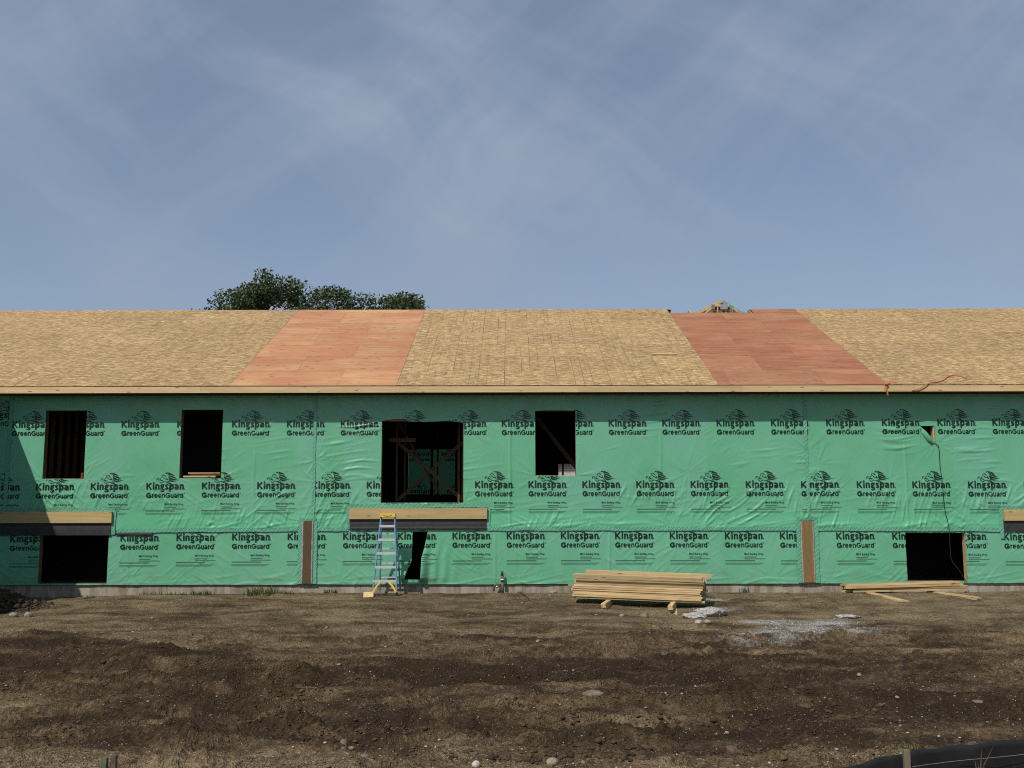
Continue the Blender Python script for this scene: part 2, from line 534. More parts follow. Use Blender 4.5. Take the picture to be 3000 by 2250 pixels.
def soil_mat():
    m, nt, b = new_mat('soil')
    v = coords(nt)
    dry = nt.n('ShaderNodeAttribute', attribute_name='dry').outputs['Fac']
    grit = nt.n('ShaderNodeAttribute', attribute_name='grit').outputs['Fac']
    n1 = nt.noise(nt.mapping(v, (1, 1.6, 1)), 2.2, 7, 0.62)
    n2 = nt.noise(v, 17, 6, 0.68)
    n3 = nt.noise(v, 70, 4, 0.65)
    wv = nt.n('ShaderNodeVectorMath', {0: v, 1: nt.n('ShaderNodeVectorMath', {0: nt.n('ShaderNodeTexNoise', {'Vector': v, 'Scale': 1.3, 'Detail': 4.0}).outputs['Color'], 1: (0.7, 0.7, 0.0)}, operation='MULTIPLY').outputs[0]}, operation='ADD').outputs[0]
    n0 = nt.noise(nt.mapping(wv, (0.55, 1.35, 1), (0, 0, 0), (0, 0, 0.12)), 1.6, 4, 0.55, 0.5)
    nm = nt.noise(wv, 6.5, 5, 0.66, 0.4)
    d = nt.math('ADD', dry, nt.math('MULTIPLY', nt.math('SUBTRACT', n1, 0.5), 0.7))
    d = nt.math('ADD', d, nt.math('MULTIPLY', nt.math('SUBTRACT', n0, 0.5), 1.9))
    d = nt.math('ADD', d, nt.math('MULTIPLY', nt.math('SUBTRACT', nm, 0.5), 0.85))
    d = nt.math('ADD', d, nt.math('MULTIPLY', nt.math('SUBTRACT', n2, 0.5), 0.95))
    d = nt.math('ADD', d, nt.math('MULTIPLY', nt.math('SUBTRACT', n3, 0.5), 0.35))
    c = nt.ramp(d, [(0.0, (0.040, 0.0245, 0.0122)), (0.30, (0.090, 0.0585, 0.0300)), (0.60, (0.185, 0.129, 0.070)), (1.0, (0.310, 0.235, 0.138))])
    cv = nt.n('ShaderNodeTexVoronoi', {'Vector': nt.mapping(wv, (1, 1.15, 1)), 'Scale': 24.0, 'Randomness': 1.0}, feature='F1').outputs[0]
    cv2 = nt.n('ShaderNodeTexVoronoi', {'Vector': nt.mapping(wv, (1.1, 1, 1), (3, 1, 0)), 'Scale': 55.0, 'Randomness': 1.0}, feature='F1').outputs[0]
    crumb = nt.math('ADD', nt.math('MULTIPLY', cv, 0.6), nt.math('MULTIPLY', cv2, 0.4))
    patchy = nt.ramp(nt.noise(v, 1.4, 4, 0.6), [(0.38, 0.15), (0.58, 1.0)])
    c = nt.mix(nt.math('MULTIPLY', nt.ramp(crumb, [(0.36, 0.0), (0.64, 0.62)]), patchy), c, (0.022, 0.0135, 0.0068))
    c = nt.mix(nt.math('MULTIPLY', nt.ramp(crumb, [(0.10, 0.22), (0.24, 0.0)]), patchy), c, (0.18, 0.13, 0.072))
    c = nt.mix(nt.ramp(n3, [(0.34, 0.7), (0.50, 0.0)]), c, (0.026, 0.0155, 0.008))
    vo = nt.n('ShaderNodeTexVoronoi', {'Vector': v, 'Scale': 42.0}, feature='F1')
    vr = nt.n('ShaderNodeSeparateColor', {0: vo.outputs['Color']})
    peb = nt.math('MULTIPLY', nt.math('LESS_THAN', vo.outputs[0], 0.26), nt.math('GREATER_THAN', vr.outputs[0], 0.86))
    c = nt.mix(nt.math('MULTIPLY', peb, 0.75), c, nt.mix(vr.outputs[1], (0.16, 0.13, 0.09), (0.40, 0.35, 0.27)))
    gc = nt.ramp(n3, [(0.3, (0.20, 0.19, 0.165)), (0.5, (0.40, 0.39, 0.36)), (0.68, (0.62, 0.61, 0.58))])
    gm = nt.math('ADD', grit, nt.math('MULTIPLY', nt.math('SUBTRACT', n2, 0.5), 1.0))
    c = nt.mix(nt.ramp(gm, [(0.18, 0.0), (0.80, 0.85)]), c, gc)
    setp(nt, b, Base_Color=c, Roughness=0.95)
    b.inputs['Specular IOR Level'].default_value = 0.2
    hh = nt.math('ADD', nt.math('MULTIPLY', n2, 0.7), nt.math('ADD', nt.math('MULTIPLY', n3, 0.35), nt.math('MULTIPLY', peb, 0.25)))
    bp = nt.n('ShaderNodeBump', {'Height': nt.math('SUBTRACT', nt.math('ADD', hh, nt.math('MULTIPLY', nm, 1.2)), nt.math('MULTIPLY', crumb, 0.9)), 'Strength': 1.0, 'Distance': 0.05})
    setp(nt, b, Normal=bp.outputs[0])
    return m


M['soil'] = soil_mat()


def attr_mat(name, rough=0.9, bump=0.5, ns=25):
    """colour per piece from a mesh attribute (each stone has its own colour)"""
    m, nt, b = new_mat(name)
    a = nt.n('ShaderNodeAttribute', attribute_name='tone').outputs['Color']
    v = coords(nt)
    n1 = nt.noise(v, ns, 4, 0.6)
    c = nt.mix(1.0, a, nt.ramp(n1, [(0.3, 0.72), (0.7, 1.2)]), 'MULTIPLY')
    setp(nt, b, Base_Color=c, Roughness=rough)
    b.inputs['Specular IOR Level'].default_value = 0.25
    bp = nt.n('ShaderNodeBump', {'Height': n1, 'Strength': bump, 'Distance': 0.01})
    setp(nt, b, Normal=bp.outputs[0])
    return m


M['pieces'] = attr_mat('stones_and_clods')
M['drystone'] = plain('dusty_stone', (0.15, 0.12, 0.085), 0.9, 0, 14, 0.45, 0.6)
M['chalk'] = plain('cream_stone', (0.40, 0.37, 0.30), 0.85, 0, 20, 0.25, 0.3)
M['stone'] = plain('pale_stone', (0.25, 0.205, 0.145), 0.85, 0, 20, 0.4, 0.4)
M['rubble'] = plain('grey_concrete_rubble', (0.34, 0.33, 0.305), 0.95, 0, 26, 0.5, 0.9)


def leaf_mat(name, c0, c1, trans=0.25):
    m, nt, b = new_mat(name)
    a = nt.n('ShaderNodeAttribute', attribute_name='tone').outputs['Fac']
    c = nt.mix(a, c0, c1)
    setp(nt, b, Base_Color=c, Roughness=0.55)
    tr = nt.n('ShaderNodeBsdfTranslucent', {0: c})
    mx = nt.n('ShaderNodeMixShader', {0: trans, 1: b.outputs[0], 2: tr.outputs[0]})
    out = [n for n in nt.t.nodes if n.type == 'OUTPUT_MATERIAL'][0]
    nt.t.links.new(mx.outputs[0], out.inputs[0])
    return m


M['leaf'] = leaf_mat('oak_leaf', (0.016, 0.034, 0.011), (0.100, 0.145, 0.045))
M['leaf_pale'] = leaf_mat('pale_leaf', (0.06, 0.085, 0.045), (0.13, 0.16, 0.09))
M['grass'] = leaf_mat('weed_green', (0.035, 0.055, 0.012), (0.10, 0.13, 0.035))
M['drygrass'] = leaf_mat('dry_weed', (0.10, 0.085, 0.05), (0.2, 0.17, 0.1))
m, nt, b = new_mat('translucent_wrap'); M['wrap_thin'] = m
tr = nt.n('ShaderNodeBsdfTranslucent', {0: (0.16, 0.52, 0.30, 1)})
setp(nt, b, Base_Color=nt.ramp(nt.noise(coords(nt), 2, 2), [(0.3, (0.10, 0.36, 0.2)), (0.7, (0.13, 0.42, 0.25))]), Roughness=0.5)
mx = nt.n('ShaderNodeMixShader', {0: 0.2, 1: b.outputs[0], 2: tr.outputs[0]})
nt.t.links.new(mx.outputs[0], [n for n in nt.t.nodes if n.type == 'OUTPUT_MATERIAL'][0].inputs[0])


# ------------------------------------------------------------------ ground
def ground_h(x, y, fine=True):
    x = np.asarray(x, float); y = np.asarray(y, float)
    base = np.interp(y, [-60, -22, -17, -14.5, -11, -7, -4, -2.4, -1.1, -0.35, 0, 3, 40], [0.4, 0.25, -0.05, -0.02, -0.10, -0.12, -0.09, 0.0, 0.075, 0.03, 0.0, -0.05, -0.05])
    left = sstep(-7, -11, x) * sstep(-2.5, -0.2, y)
    base = base - 0.07 * left
    near = sstep(-0.05, -0.5, y) * 0.75 + 0.25
    und = 0.075 * fbm(x * 0.35 + 3, y * 0.55, 3, 3) + 0.085 * fbm(x * 0.22 + y * 0.10, y * 1.25 - x * 0.16, 3, 9) * sstep(-3, -6, y)
    h = base + und * near
    if fine:
        rough = sstep(-3.5, -8.0, y) * 0.75 + 0.25
        rough = rough * (0.45 + 0.9 * sstep(-0.15, 0.35, fbm(x * 0.5, y * 0.8, 2, 21)))
        m1 = fbm(x * 1.7, y * 2.6, 4, 31)
        m2 = fbm(x * 6.0, y * 7.5, 3, 41)
        rid = 1 - np.abs(fbm(x * 3.0 + 5, y * 4.2, 3, 51)) * 2
        wx = x + 0.25 * fbm(x * 1.1, y * 1.1, 2, 55); wy = y + 0.18 * fbm(x * 1.1 + 7, y * 1.1, 2, 57)
        lip = np.maximum(0, fbm(wx * 0.9 - wy * 0.25, wy * 3.2 + wx * 0.3, 3, 59)) ** 1.3
        m3 = fbm(x * 15, y * 17, 2, 45)
        ruts = 0
        for ry_, rs in ((-8.55, 1), (-9.5, 2), (-10.55, 3), (-11.55, 4), (-12.35, 5), (-6.9, 6), (-13.1, 7)):
            cy_ = ry_ + 0.05 * x * (1 if rs % 2 else -.6) + 0.35 * pn(x * .28, x * 0 + rs * 3.7, 8)
            e_ = (y - cy_) / .17
            on = sstep(-.25, .15, pn(x * .23 + rs * 9.1, x * 0 + rs, 6))
            ruts = ruts + on * (-0.055 * np.exp(-e_ ** 2) + 0.045 * np.exp(-(np.abs(e_) - 1.75) ** 2 / .35) + 0.014 * np.exp(-e_ ** 4) * np.sin(x * 38 + 6 * e_))
        h = h + 1.7 * ruts * near
        bil = np.abs(fbm(wx * 5.5 + 2, wy * 6.5, 2, 43)) * (0.4 + 1.2 * sstep(-.1, .4, fbm(x * 1.3, y * 1.6, 2, 47)))
        bil2 = np.abs(fbm(wx * 13, wy * 15, 2, 49))
        h = h + (0.05 * m1 + 0.015 * m2 + 0.026 * rid + 0.15 * lip + 0.075 * bil + 0.034 * bil2 + 0.010 * m3 - 0.02) * rough * near
    return h


def dryness(x, y):
    d = 0.44 + 0.50 * fbm(x * 0.22, y * 0.55, 3, 61) + 0.25 * fbm(x * 0.8, y * 1.9, 3, 71)
    d = d + 0.26 * sstep(-7.0, -3.0, y)
    d = d + 0.22 * sstep(4.5, 7.5, x) * sstep(-10, -7.5, y) + 0.12 * sstep(-2, -6, x) * sstep(-8, -6, y)
    d = d - 0.20 * sstep(-7.6 + 0.8 * pn(x * .35, x * 0 + 9.1, 4), -9.2, y) * sstep(-12.4, -11.2, y)
    d = d + 0.30 * np.exp(-((x + 2.6) / 2.2) ** 2 - ((y + 11.4) / 0.8) ** 2)
    d = d - 0.14 * sstep(-11.8, -12.6, y) * sstep(-14.2, -13.8, y) - 0.08 * sstep(0, 1.5, x) * sstep(-8, -9.5, y) * sstep(-14.2, -13.7, y)
    d = d + 0.42 * sstep(-13.75, -14.35, y + 0.25 * pn(x * 0.9, x * 0 + 3.3, 5))
    return d


PATCH = [(4.55, -5.75, 0.75, 0.5), (5.15, -5.2, 0.8, 0.5), (4.35, -6.5, 0.6, 0.4), (3.65, -7.15, 0.6, 0.35), (5.55, -4.6, 0.7, 0.35), (4.6, -4.4, 0.6, 0.3), (4.9, -5.9, 1.2, 0.7), (3.9, -3.0, 0.5, 0.25), (4.1, -1.9, 0.4, 0.25)]


def gritness(x, y):
    g = np.zeros_like(x)
    for cx, cy, rx, ry in PATCH:
        g = np.maximum(g, np.exp(-((x - cx) / rx) ** 2 - ((y - cy) / ry) ** 2))
    return g * (0.75 + 0.9 * fbm(x * 2.2, y * 3.5, 3, 81))


gx = np.concatenate([-np.geomspace(600, 13.2, 22), np.arange(-13, 13.001, 0.0235), np.geomspace(13.2, 600, 22)])
gy = np.concatenate([-np.geomspace(400, 16.2, 18), np.arange(-16, -8, 0.021), np.arange(-8, 0.35, 0.036), [0.5, 2, 6, 12, 20], np.geomspace(30, 900, 14)])
GX, GY = np.meshgrid(gx, gy)
GZ = ground_h(GX, GY)
inner = (np.abs(GX) < 13.1) & (GY > -16.1) & (GY < 0.4)
far = sstep(13, 40, np.abs(GX)) + sstep(30, 60, np.abs(GY))
GZ = GZ * (1 - np.clip(far, 0, 1)) - 0.05 * np.clip(far, 0, 1)
nx, ny = len(gx), len(gy)
ii = (np.arange(ny - 1)[:, None] * nx + np.arange(nx - 1)[None, :]).ravel()
quads = np.stack([ii, ii + 1, ii + nx + 1, ii + nx], 1)
gme = raw_mesh('ground', np.stack([GX.ravel(), GY.ravel(), GZ.ravel()], 1), quads, M['soil'], smooth=True)
at = gme.attributes.new('dry', 'FLOAT', 'POINT'); at.data.foreach_set('value', dryness(GX, GY).ravel().astype(np.float32))
at = gme.attributes.new('grit', 'FLOAT', 'POINT'); at.data.foreach_set('value', gritness(GX, GY).ravel().astype(np.float32))
ground = tag(obj('ground', gme), 'bare graded brown soil in front of the building', None, None, 'structure')


def gh(x, y):
    return float(ground_h(np.array([x]), np.array([y]))[0])


# ------------------------------------------------------------------ building root
B = empty('apartment_building', (0, 0, 0))
tag(B, 'long unfinished timber building wrapped in green plastic with bare panel roof', 'building')

Y_EAVE, Z_EAVE, SLOPE = -0.50, 4.67, 0.445
COSR = 1 / math.hypot(1, SLOPE)
ANG = math.atan(SLOPE)
RIDGE_S = 6.323 * 1.22
Y_RIDGE = Y_EAVE + RIDGE_S * COSR
Z_RIDGE = Z_EAVE + SLOPE * (Y_RIDGE - Y_EAVE)
XL, XR = -19.0, 17.5
DEPTH = 12.9

# openings in the front wall: x0, x1, z0, z1
OPEN = {'w1': (-10.735, -9.79, 2.59, 4.16), 'w2': (-7.61, -6.655, 2.60, 4.17), 'big': (-2.995, -1.115, 2.03, 3.90), 'w4': (0.53, 1.46, 2.64, 4.125),
        'hole': (9.38, 9.71, 3.37, 3.76), 'l1': (-10.72, -9.16, 0.235, 1.33), 'lr': (8.92, 10.28, 0.25, 1.33), 'slit': (-2.95, -1.45, 0.30, 1.385)}


def in_open(x, z, names=None, pad=0.0):
    r = np.zeros(np.shape(x), bool)
    for k, (a, b_, c, d) in OPEN.items():
        if names is None or k in names:
            r |= (x > a - pad) & (x < b_ + pad) & (z > c - pad) & (z < d + pad)
    return r


# framed wall with its openings
xs = sorted(set([-19.0, 17.4] + [v for o in OPEN.values() for v in o[:2]]))
zs = sorted(set([0.20, 4.60] + [v for o in OPEN.values() for v in o[2:]]))
V, Fc = [], []
cells = {}
for i in range(len(xs) - 1):
    for j in range(len(zs) - 1):
        cells[i, j] = not bool(in_open(np.array((xs[i] + xs[i + 1]) / 2), np.array((zs[j] + zs[j + 1]) / 2)))


def q(a, b_, c, d):
    k = len(V); V.extend([a, b_, c, d]); Fc.append((k, k + 1, k + 2, k + 3))


for (i, j), on in cells.items():
    if not on:
        continue
    x0, x1, z0, z1 = xs[i], xs[i + 1], zs[j], zs[j + 1]
    q((x0, 0, z0), (x1, 0, z0), (x1, 0, z1), (x0, 0, z1))
    q((x1, .15, z0), (x0, .15, z0), (x0, .15, z1), (x1, .15, z1))
    if not cells.get((i - 1, j)): q((x0, .15, z0), (x0, 0, z0), (x0, 0, z1), (x0, .15, z1))
    if not cells.get((i + 1, j)): q((x1, 0, z0), (x1, .15, z0), (x1, .15, z1), (x1, 0, z1))
    if not cells.get((i, j - 1)): q((x0, .15, z0), (x1, .15, z0), (x1, 0, z0), (x0, 0, z0))
    if not cells.get((i, j + 1)): q((x0, 0, z1), (x1, 0, z1), (x1, .15, z1), (x0, .15, z1))
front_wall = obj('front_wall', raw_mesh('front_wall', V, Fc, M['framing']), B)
box('foundation', -19, 17.5, 0.035, 0.32, -0.9, 0.198, M['concrete'], B)
box('sill_plate', -19, 17.5, 0.012, 0.15, 0.198, 0.2, M['framing'], B)

# rough opening frames: jambs, header, sill in each opening
for k, (a, b_, c, d) in OPEN.items():
    if k in ('slit', 'hole'):
        continue
    box('opening_sill', a + .004, b_ - .004, 0.004, 0.147, c, c + .006, M['pine'] if k in ('w1', 'w4') else M['framing'], B)
    for xa, xb in ((a, a + .004), (b_ - .004, b_)):
        box('opening_jamb', xa, xb, 0.003, 0.148, c + .006, d, M['pine'] if k == 'lr' else M['framing'], B)
box('opening_jamb', 9.68, 9.708, 0.003, 0.146, 3.37, 3.76, M['pine'], B)

# rear wall, ends, floors, added light-blocking slab: the dark inside
REAR = DEPTH - 0.2
GLIM = (-3.745, -2.04, 2.32, 3.92)
RO2 = (1.66, 2.95, 2.70, 3.40)
xs = [-19, GLIM[0], GLIM[1], RO2[0], RO2[1], 17.4]
pieces = [(-19, GLIM[0], -.5, 5.2), (GLIM[0], GLIM[1], -.5, GLIM[2]), (GLIM[0], GLIM[1], GLIM[3], 5.2), (GLIM[1], RO2[0], -.5, 5.2), (RO2[0], RO2[1], -.5, RO2[2]), (RO2[0], RO2[1], RO2[3], 5.2), (RO2[1], 17.4, -.5, 5.2)]
V, Fc = [], []
for a, b_, c, d in pieces:
    vv, ff = box_vf(a, b_, REAR, DEPTH, c, d)
    k = len(V); V += vv; Fc += [tuple(i + k for i in f) for f in ff]
obj('rear_wall', raw_mesh('rear_wall', V, Fc, M['shade_board']), B)
thin = obj('rear_wrap_sheet', raw_mesh('rear_wrap_sheet', [(GLIM[0], DEPTH + .01, GLIM[2]), (GLIM[1], DEPTH + .01, GLIM[2]), (GLIM[1], DEPTH + .01, GLIM[3]), (GLIM[0], DEPTH + .01, GLIM[3])], [(0, 1, 2, 3)], M['wrap_thin']), B)
box('stud', -2.93, -2.84, REAR + .02, REAR + .16, GLIM[2], GLIM[3], M['framing'], B)
box('stud', 1.79, 1.85, REAR + .02, REAR + .16, RO2[2], RO2[3], M['framing'], B)
box('end_wall', -19.15, -19, 0, DEPTH, -.5, 4.6, M['shade_board'], B)
box('end_wall', 17.4, 17.55, 0, DEPTH, -.5, 4.6, M['shade_board'], B)
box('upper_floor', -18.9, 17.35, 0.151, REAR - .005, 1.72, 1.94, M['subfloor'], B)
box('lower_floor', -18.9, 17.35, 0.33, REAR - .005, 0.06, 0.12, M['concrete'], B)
box('light_block_slab', -18.9, 17.35, 0.151, REAR - .005, 4.50, 4.53, M['shade_board'], B)  # added slab, keeps sky light from the open ridge out of the rooms
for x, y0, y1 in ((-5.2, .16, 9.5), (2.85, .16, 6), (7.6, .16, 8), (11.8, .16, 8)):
    box('partition', x, x + .1, y0, y1, 1.945, 4.495, M['shade_board'], B)
box('partition', -9.0, -5.3, 3.0, 3.1, 1.945, 4.495, M['shade_board'], B)
box('partition', 8.0, 11.6, 3.0, 3.1, 1.945, 4.495, M['shade_board'], B)
box('partition', -18, 17, 3.4, 3.5, 0.125, 1.715, M['shade_board'], B)
box('partition', -12.4, -9.2, 4.2, 4.3, 1.945, 4.495, M['shade_board'], B)
# bare stud partition seen through the left window
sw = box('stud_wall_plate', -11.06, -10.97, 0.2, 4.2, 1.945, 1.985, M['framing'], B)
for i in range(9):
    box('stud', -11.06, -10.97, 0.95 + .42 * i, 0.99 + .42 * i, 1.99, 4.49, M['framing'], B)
# bracing and framing behind the big opening
def deeper(x, z, y):      # same sight line as a point 0.6 m inside, but y metres inside
    k = (22.5 + y) / 23.1
    return (x * k, y, 2.05 + (z - 2.05) * k)


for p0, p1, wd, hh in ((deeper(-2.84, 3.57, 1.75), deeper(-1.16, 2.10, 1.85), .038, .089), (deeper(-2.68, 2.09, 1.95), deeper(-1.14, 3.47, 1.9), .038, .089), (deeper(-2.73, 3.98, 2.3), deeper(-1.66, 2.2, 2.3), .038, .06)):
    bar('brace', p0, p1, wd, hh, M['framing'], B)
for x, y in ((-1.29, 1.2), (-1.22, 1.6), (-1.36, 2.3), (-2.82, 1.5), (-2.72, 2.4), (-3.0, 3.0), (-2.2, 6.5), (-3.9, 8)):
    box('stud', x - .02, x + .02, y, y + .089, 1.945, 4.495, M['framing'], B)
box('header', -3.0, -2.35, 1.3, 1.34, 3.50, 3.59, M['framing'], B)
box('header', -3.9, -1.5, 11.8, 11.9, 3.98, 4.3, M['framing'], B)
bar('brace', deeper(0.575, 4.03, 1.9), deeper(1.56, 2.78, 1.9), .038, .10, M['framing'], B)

# rear part of the roof, ridge trusses
rr = [(XL, Y_RIDGE + .02, Z_RIDGE - .02), (XR, Y_RIDGE + .02, Z_RIDGE - .02), (XR, 2 * Y_RIDGE + .5, Z_EAVE - .03), (XL, 2 * Y_RIDGE + .5, Z_EAVE - .03)]
# the rear deck stops short of the gap left at the ridge
GAP = (4.80, 7.17)
ROOF = empty('roof'); ROOF.parent = B


def roof_pt(x, s, h=0.0):
    return (x, Y_EAVE + s * COSR - h * math.sin(ANG), Z_EAVE + s * COSR * SLOPE + h * math.cos(ANG))


def rear_deck(x0, x1, s0):
    V = []
    for s in (s0, RIDGE_S - .004):
        for x in (x0, x1):
            for h in (0, -.015):
                p = roof_pt(x, s, h)
                V.append((p[0], 2 * Y_RIDGE - p[1], p[2]))
    F_ = [(0, 2, 6, 4), (1, 5, 7, 3), (0, 1, 3, 2), (4, 6, 7, 5), (0, 4, 5, 1), (2, 3, 7, 6)]
    obj('rear_deck', raw_mesh('rear_deck', V, F_, M['osb']), ROOF)


rear_deck(XL, GAP[0], 0); rear_deck(GAP[1], XR, 0)
V = []
for s in (0, 7.1):
    for x in (GAP[0] + .003, GAP[1] - .003):
        for h in (0, -.015):
            p = roof_pt(x, s, h); V.append((p[0], 2 * Y_RIDGE - p[1], p[2]))
obj('rear_deck', raw_mesh('rear_deck', V, [(0, 2, 6, 4), (1, 5, 7, 3), (0, 1, 3, 2), (4, 6, 7, 5), (0, 4, 5, 1), (2, 3, 7, 6)], M['osb']), ROOF)
for x in (5.33, 7.13):
    t = empty('roof_truss'); t.parent = B
    for sgn in (-1, 1):
        a = Vector((x, Y_RIDGE, Z_RIDGE - .07)); e = Vector((x, Y_RIDGE + sgn * 6.5, Z_RIDGE - .07 - 6.5 * SLOPE))
        bar('top_chord', a, e, .038, .089, M['pine'], t)
    bar('web', (x, Y_RIDGE, Z_RIDGE - .1), (x, Y_RIDGE, Z_EAVE + .2), .038, .089, M['pine'], t)

# front deck: one object per panel, rows of staggered 8 by 4 sheets
PANEL_L, PANEL_W, T = 2.438, 1.2056, 0.0145
_pm = {}


def panel_mesh(L, W, m):
    key = (round(L, 3), round(W, 3), m.name)
    if key not in _pm:
        v, f = box_vf(-L / 2 + .0025, L / 2 - .0025, -W / 2 + .0025, W / 2 - .0025, -T, 0)
        _pm[key] = raw_mesh('roof_panel', v, f, m)
    return _pm[key]


def put_panel(x0, x1, s0, s1, m):
    L, W = x1 - x0, s1 - s0
    if L < 0.06:
        return
    o = obj('roof_panel', panel_mesh(L, W, m), ROOF)
    h = random.uniform(-.0015, .0015)
    o.location = roof_pt((x0 + x1) / 2, (s0 + s1) / 2, h)
    o.rotation_euler = (ANG + random.uniform(-.0012, .0012), random.uniform(-.0006, .0006), random.uniform(-.0008, .0008))


rows = [(i * PANEL_W, (i + 1) * PANEL_W) for i in range(6)] + [(6 * PANEL_W, RIDGE_S)]
regions = [(XL, -6.41, 'osb', 1), (-6.41, -2.615, 'ply_a', 0), (-2.615, 4.67, 'osb', 0), (4.67, 8.50, 'ply_b', 0), (8.50, XR, 'osb', 0)]
for x0, x1, mk, rev in regions:
    for r, (s0, s1) in enumerate(rows):
        wob = [0.0, 0.02, -0.015, 0.01, 0.0, -0.02, 0.01][r]
        off = [0.0, 1.219, 0.0, 0.61, 1.829, 0.61, 1.219][r] if mk == 'osb' else [0.1, 1.3, 0.25, 1.2, 0.0, 1.5, 0.9][r]
        cuts = [x0]
        c = x0 + (off if off > 0.3 else PANEL_L)
        while c < x1 - 0.25:
            cuts.append(c); c += PANEL_L
        cuts.append(x1)
        if rev:
            cuts = [x0 + x1 - c for c in cuts][::-1]
        for a, b_ in zip(cuts[:-1], cuts[1:]):
            if r == 6 and mk == 'ply_b':
                a2 = max(a, GAP[1])
                if b_ > a2 + .05:
                    put_panel(a2, b_, s0, s1, M[mk])
                continue
            put_panel(a, b_, s0, s1, M[mk])

# eave: fascia boards end to end, soffit blocking and truss tails
fx_ = [-11.84, -7.05, -2.1, 1.51, 5.2, 10.35, 14.2, XR]
for i, (a, b_) in enumerate(zip(fx_[:-1], fx_[1:])):
    box('fascia_board', a + .0015, b_ - .0015, Y_EAVE + .002, Y_EAVE + .04, 4.507, 4.648, M['fascia'], B)
for i in range(58):
    x = -18.3 + i * 0.61
    bar('truss_tail', (x, Y_EAVE + .042, 4.575), (x, 0.2, 4.575 + SLOPE * .66), .038, .089, M['pine'], B)

# wing that runs out to the left of the view; its eave throws the slanting shade
WX = -11.84
wing = empty('wing'); wing.parent = B
z0 = Z_EAVE
V = [(WX, -0.5, z0), (WX, -15, z0), (WX - 7, -15, z0 + 7 * SLOPE), (WX - 7, 6.5, z0 + 7 * SLOPE)]
V += [(x, y, z - .02) for x, y, z in V]
obj('wing_roof', raw_mesh('wing_roof', V, [(0, 1, 2, 3), (7, 6, 5, 4), (0, 4, 5, 1), (1, 5, 6, 2), (3, 2, 6, 7), (0, 3, 7, 4)], M['osb']), wing)
box('wing_fascia', WX - .04, WX - .002, -15, -0.505, 4.507, 4.648, M['fascia'], wing)
box('wing_wall', WX - .65, WX - .5, -14.5, -0.03, 0.2, 4.6, M['wrap'], wing)
box('wing_foundation', WX - .8, WX - .52, -14.5, -0.03, -.9, 0.198, M['concrete'], wing)

# ------------------------------------------------------------------ building wrap
ANCH = [(-10.735, 2.59), (-9.79, 2.59), (-7.61, 2.6), (-6.65, 2.6), (-3.0, 2.03), (-1.11, 2.03), (0.53, 2.64), (1.46, 2.64), (-10.2, 4.2), (9.72, 3.35),
        (-4.75, 1.62), (-4.45, 1.62), (6.5, 1.6), (6.88, 1.6), (-9.0, 1.85), (-3.75, 1.9), (-0.5, 1.9), (11.1, 1.85), (-3.0, 3.9), (-1.1, 3.87), (0.5, 4.12), (1.48, 4.1),
        (-8.3, 1.5), (-6.6, 1.55), (-5.9, 1.48), (0.8, 1.5), (2.2, 1.5), (3.6, 1.5), (5.0, 1.52), (8.2, 1.5), (9.6, 1.5), (10.5, 1.48),
        (4.0, 2.7), (8.6, 2.5), (7.0, 2.9), (-4.5, 2.5), (-4.5, 3.0), (6.78, 3.2), (-8.6, 0.35), (-5.0, 0.3), (-3.9, 0.27), (0.1, 0.3), (2.9, 0.3), (5.9, 0.3), (7.2, 0.3), (8.6, 0.3), (10.7, 0.3)]


WR = 4.2


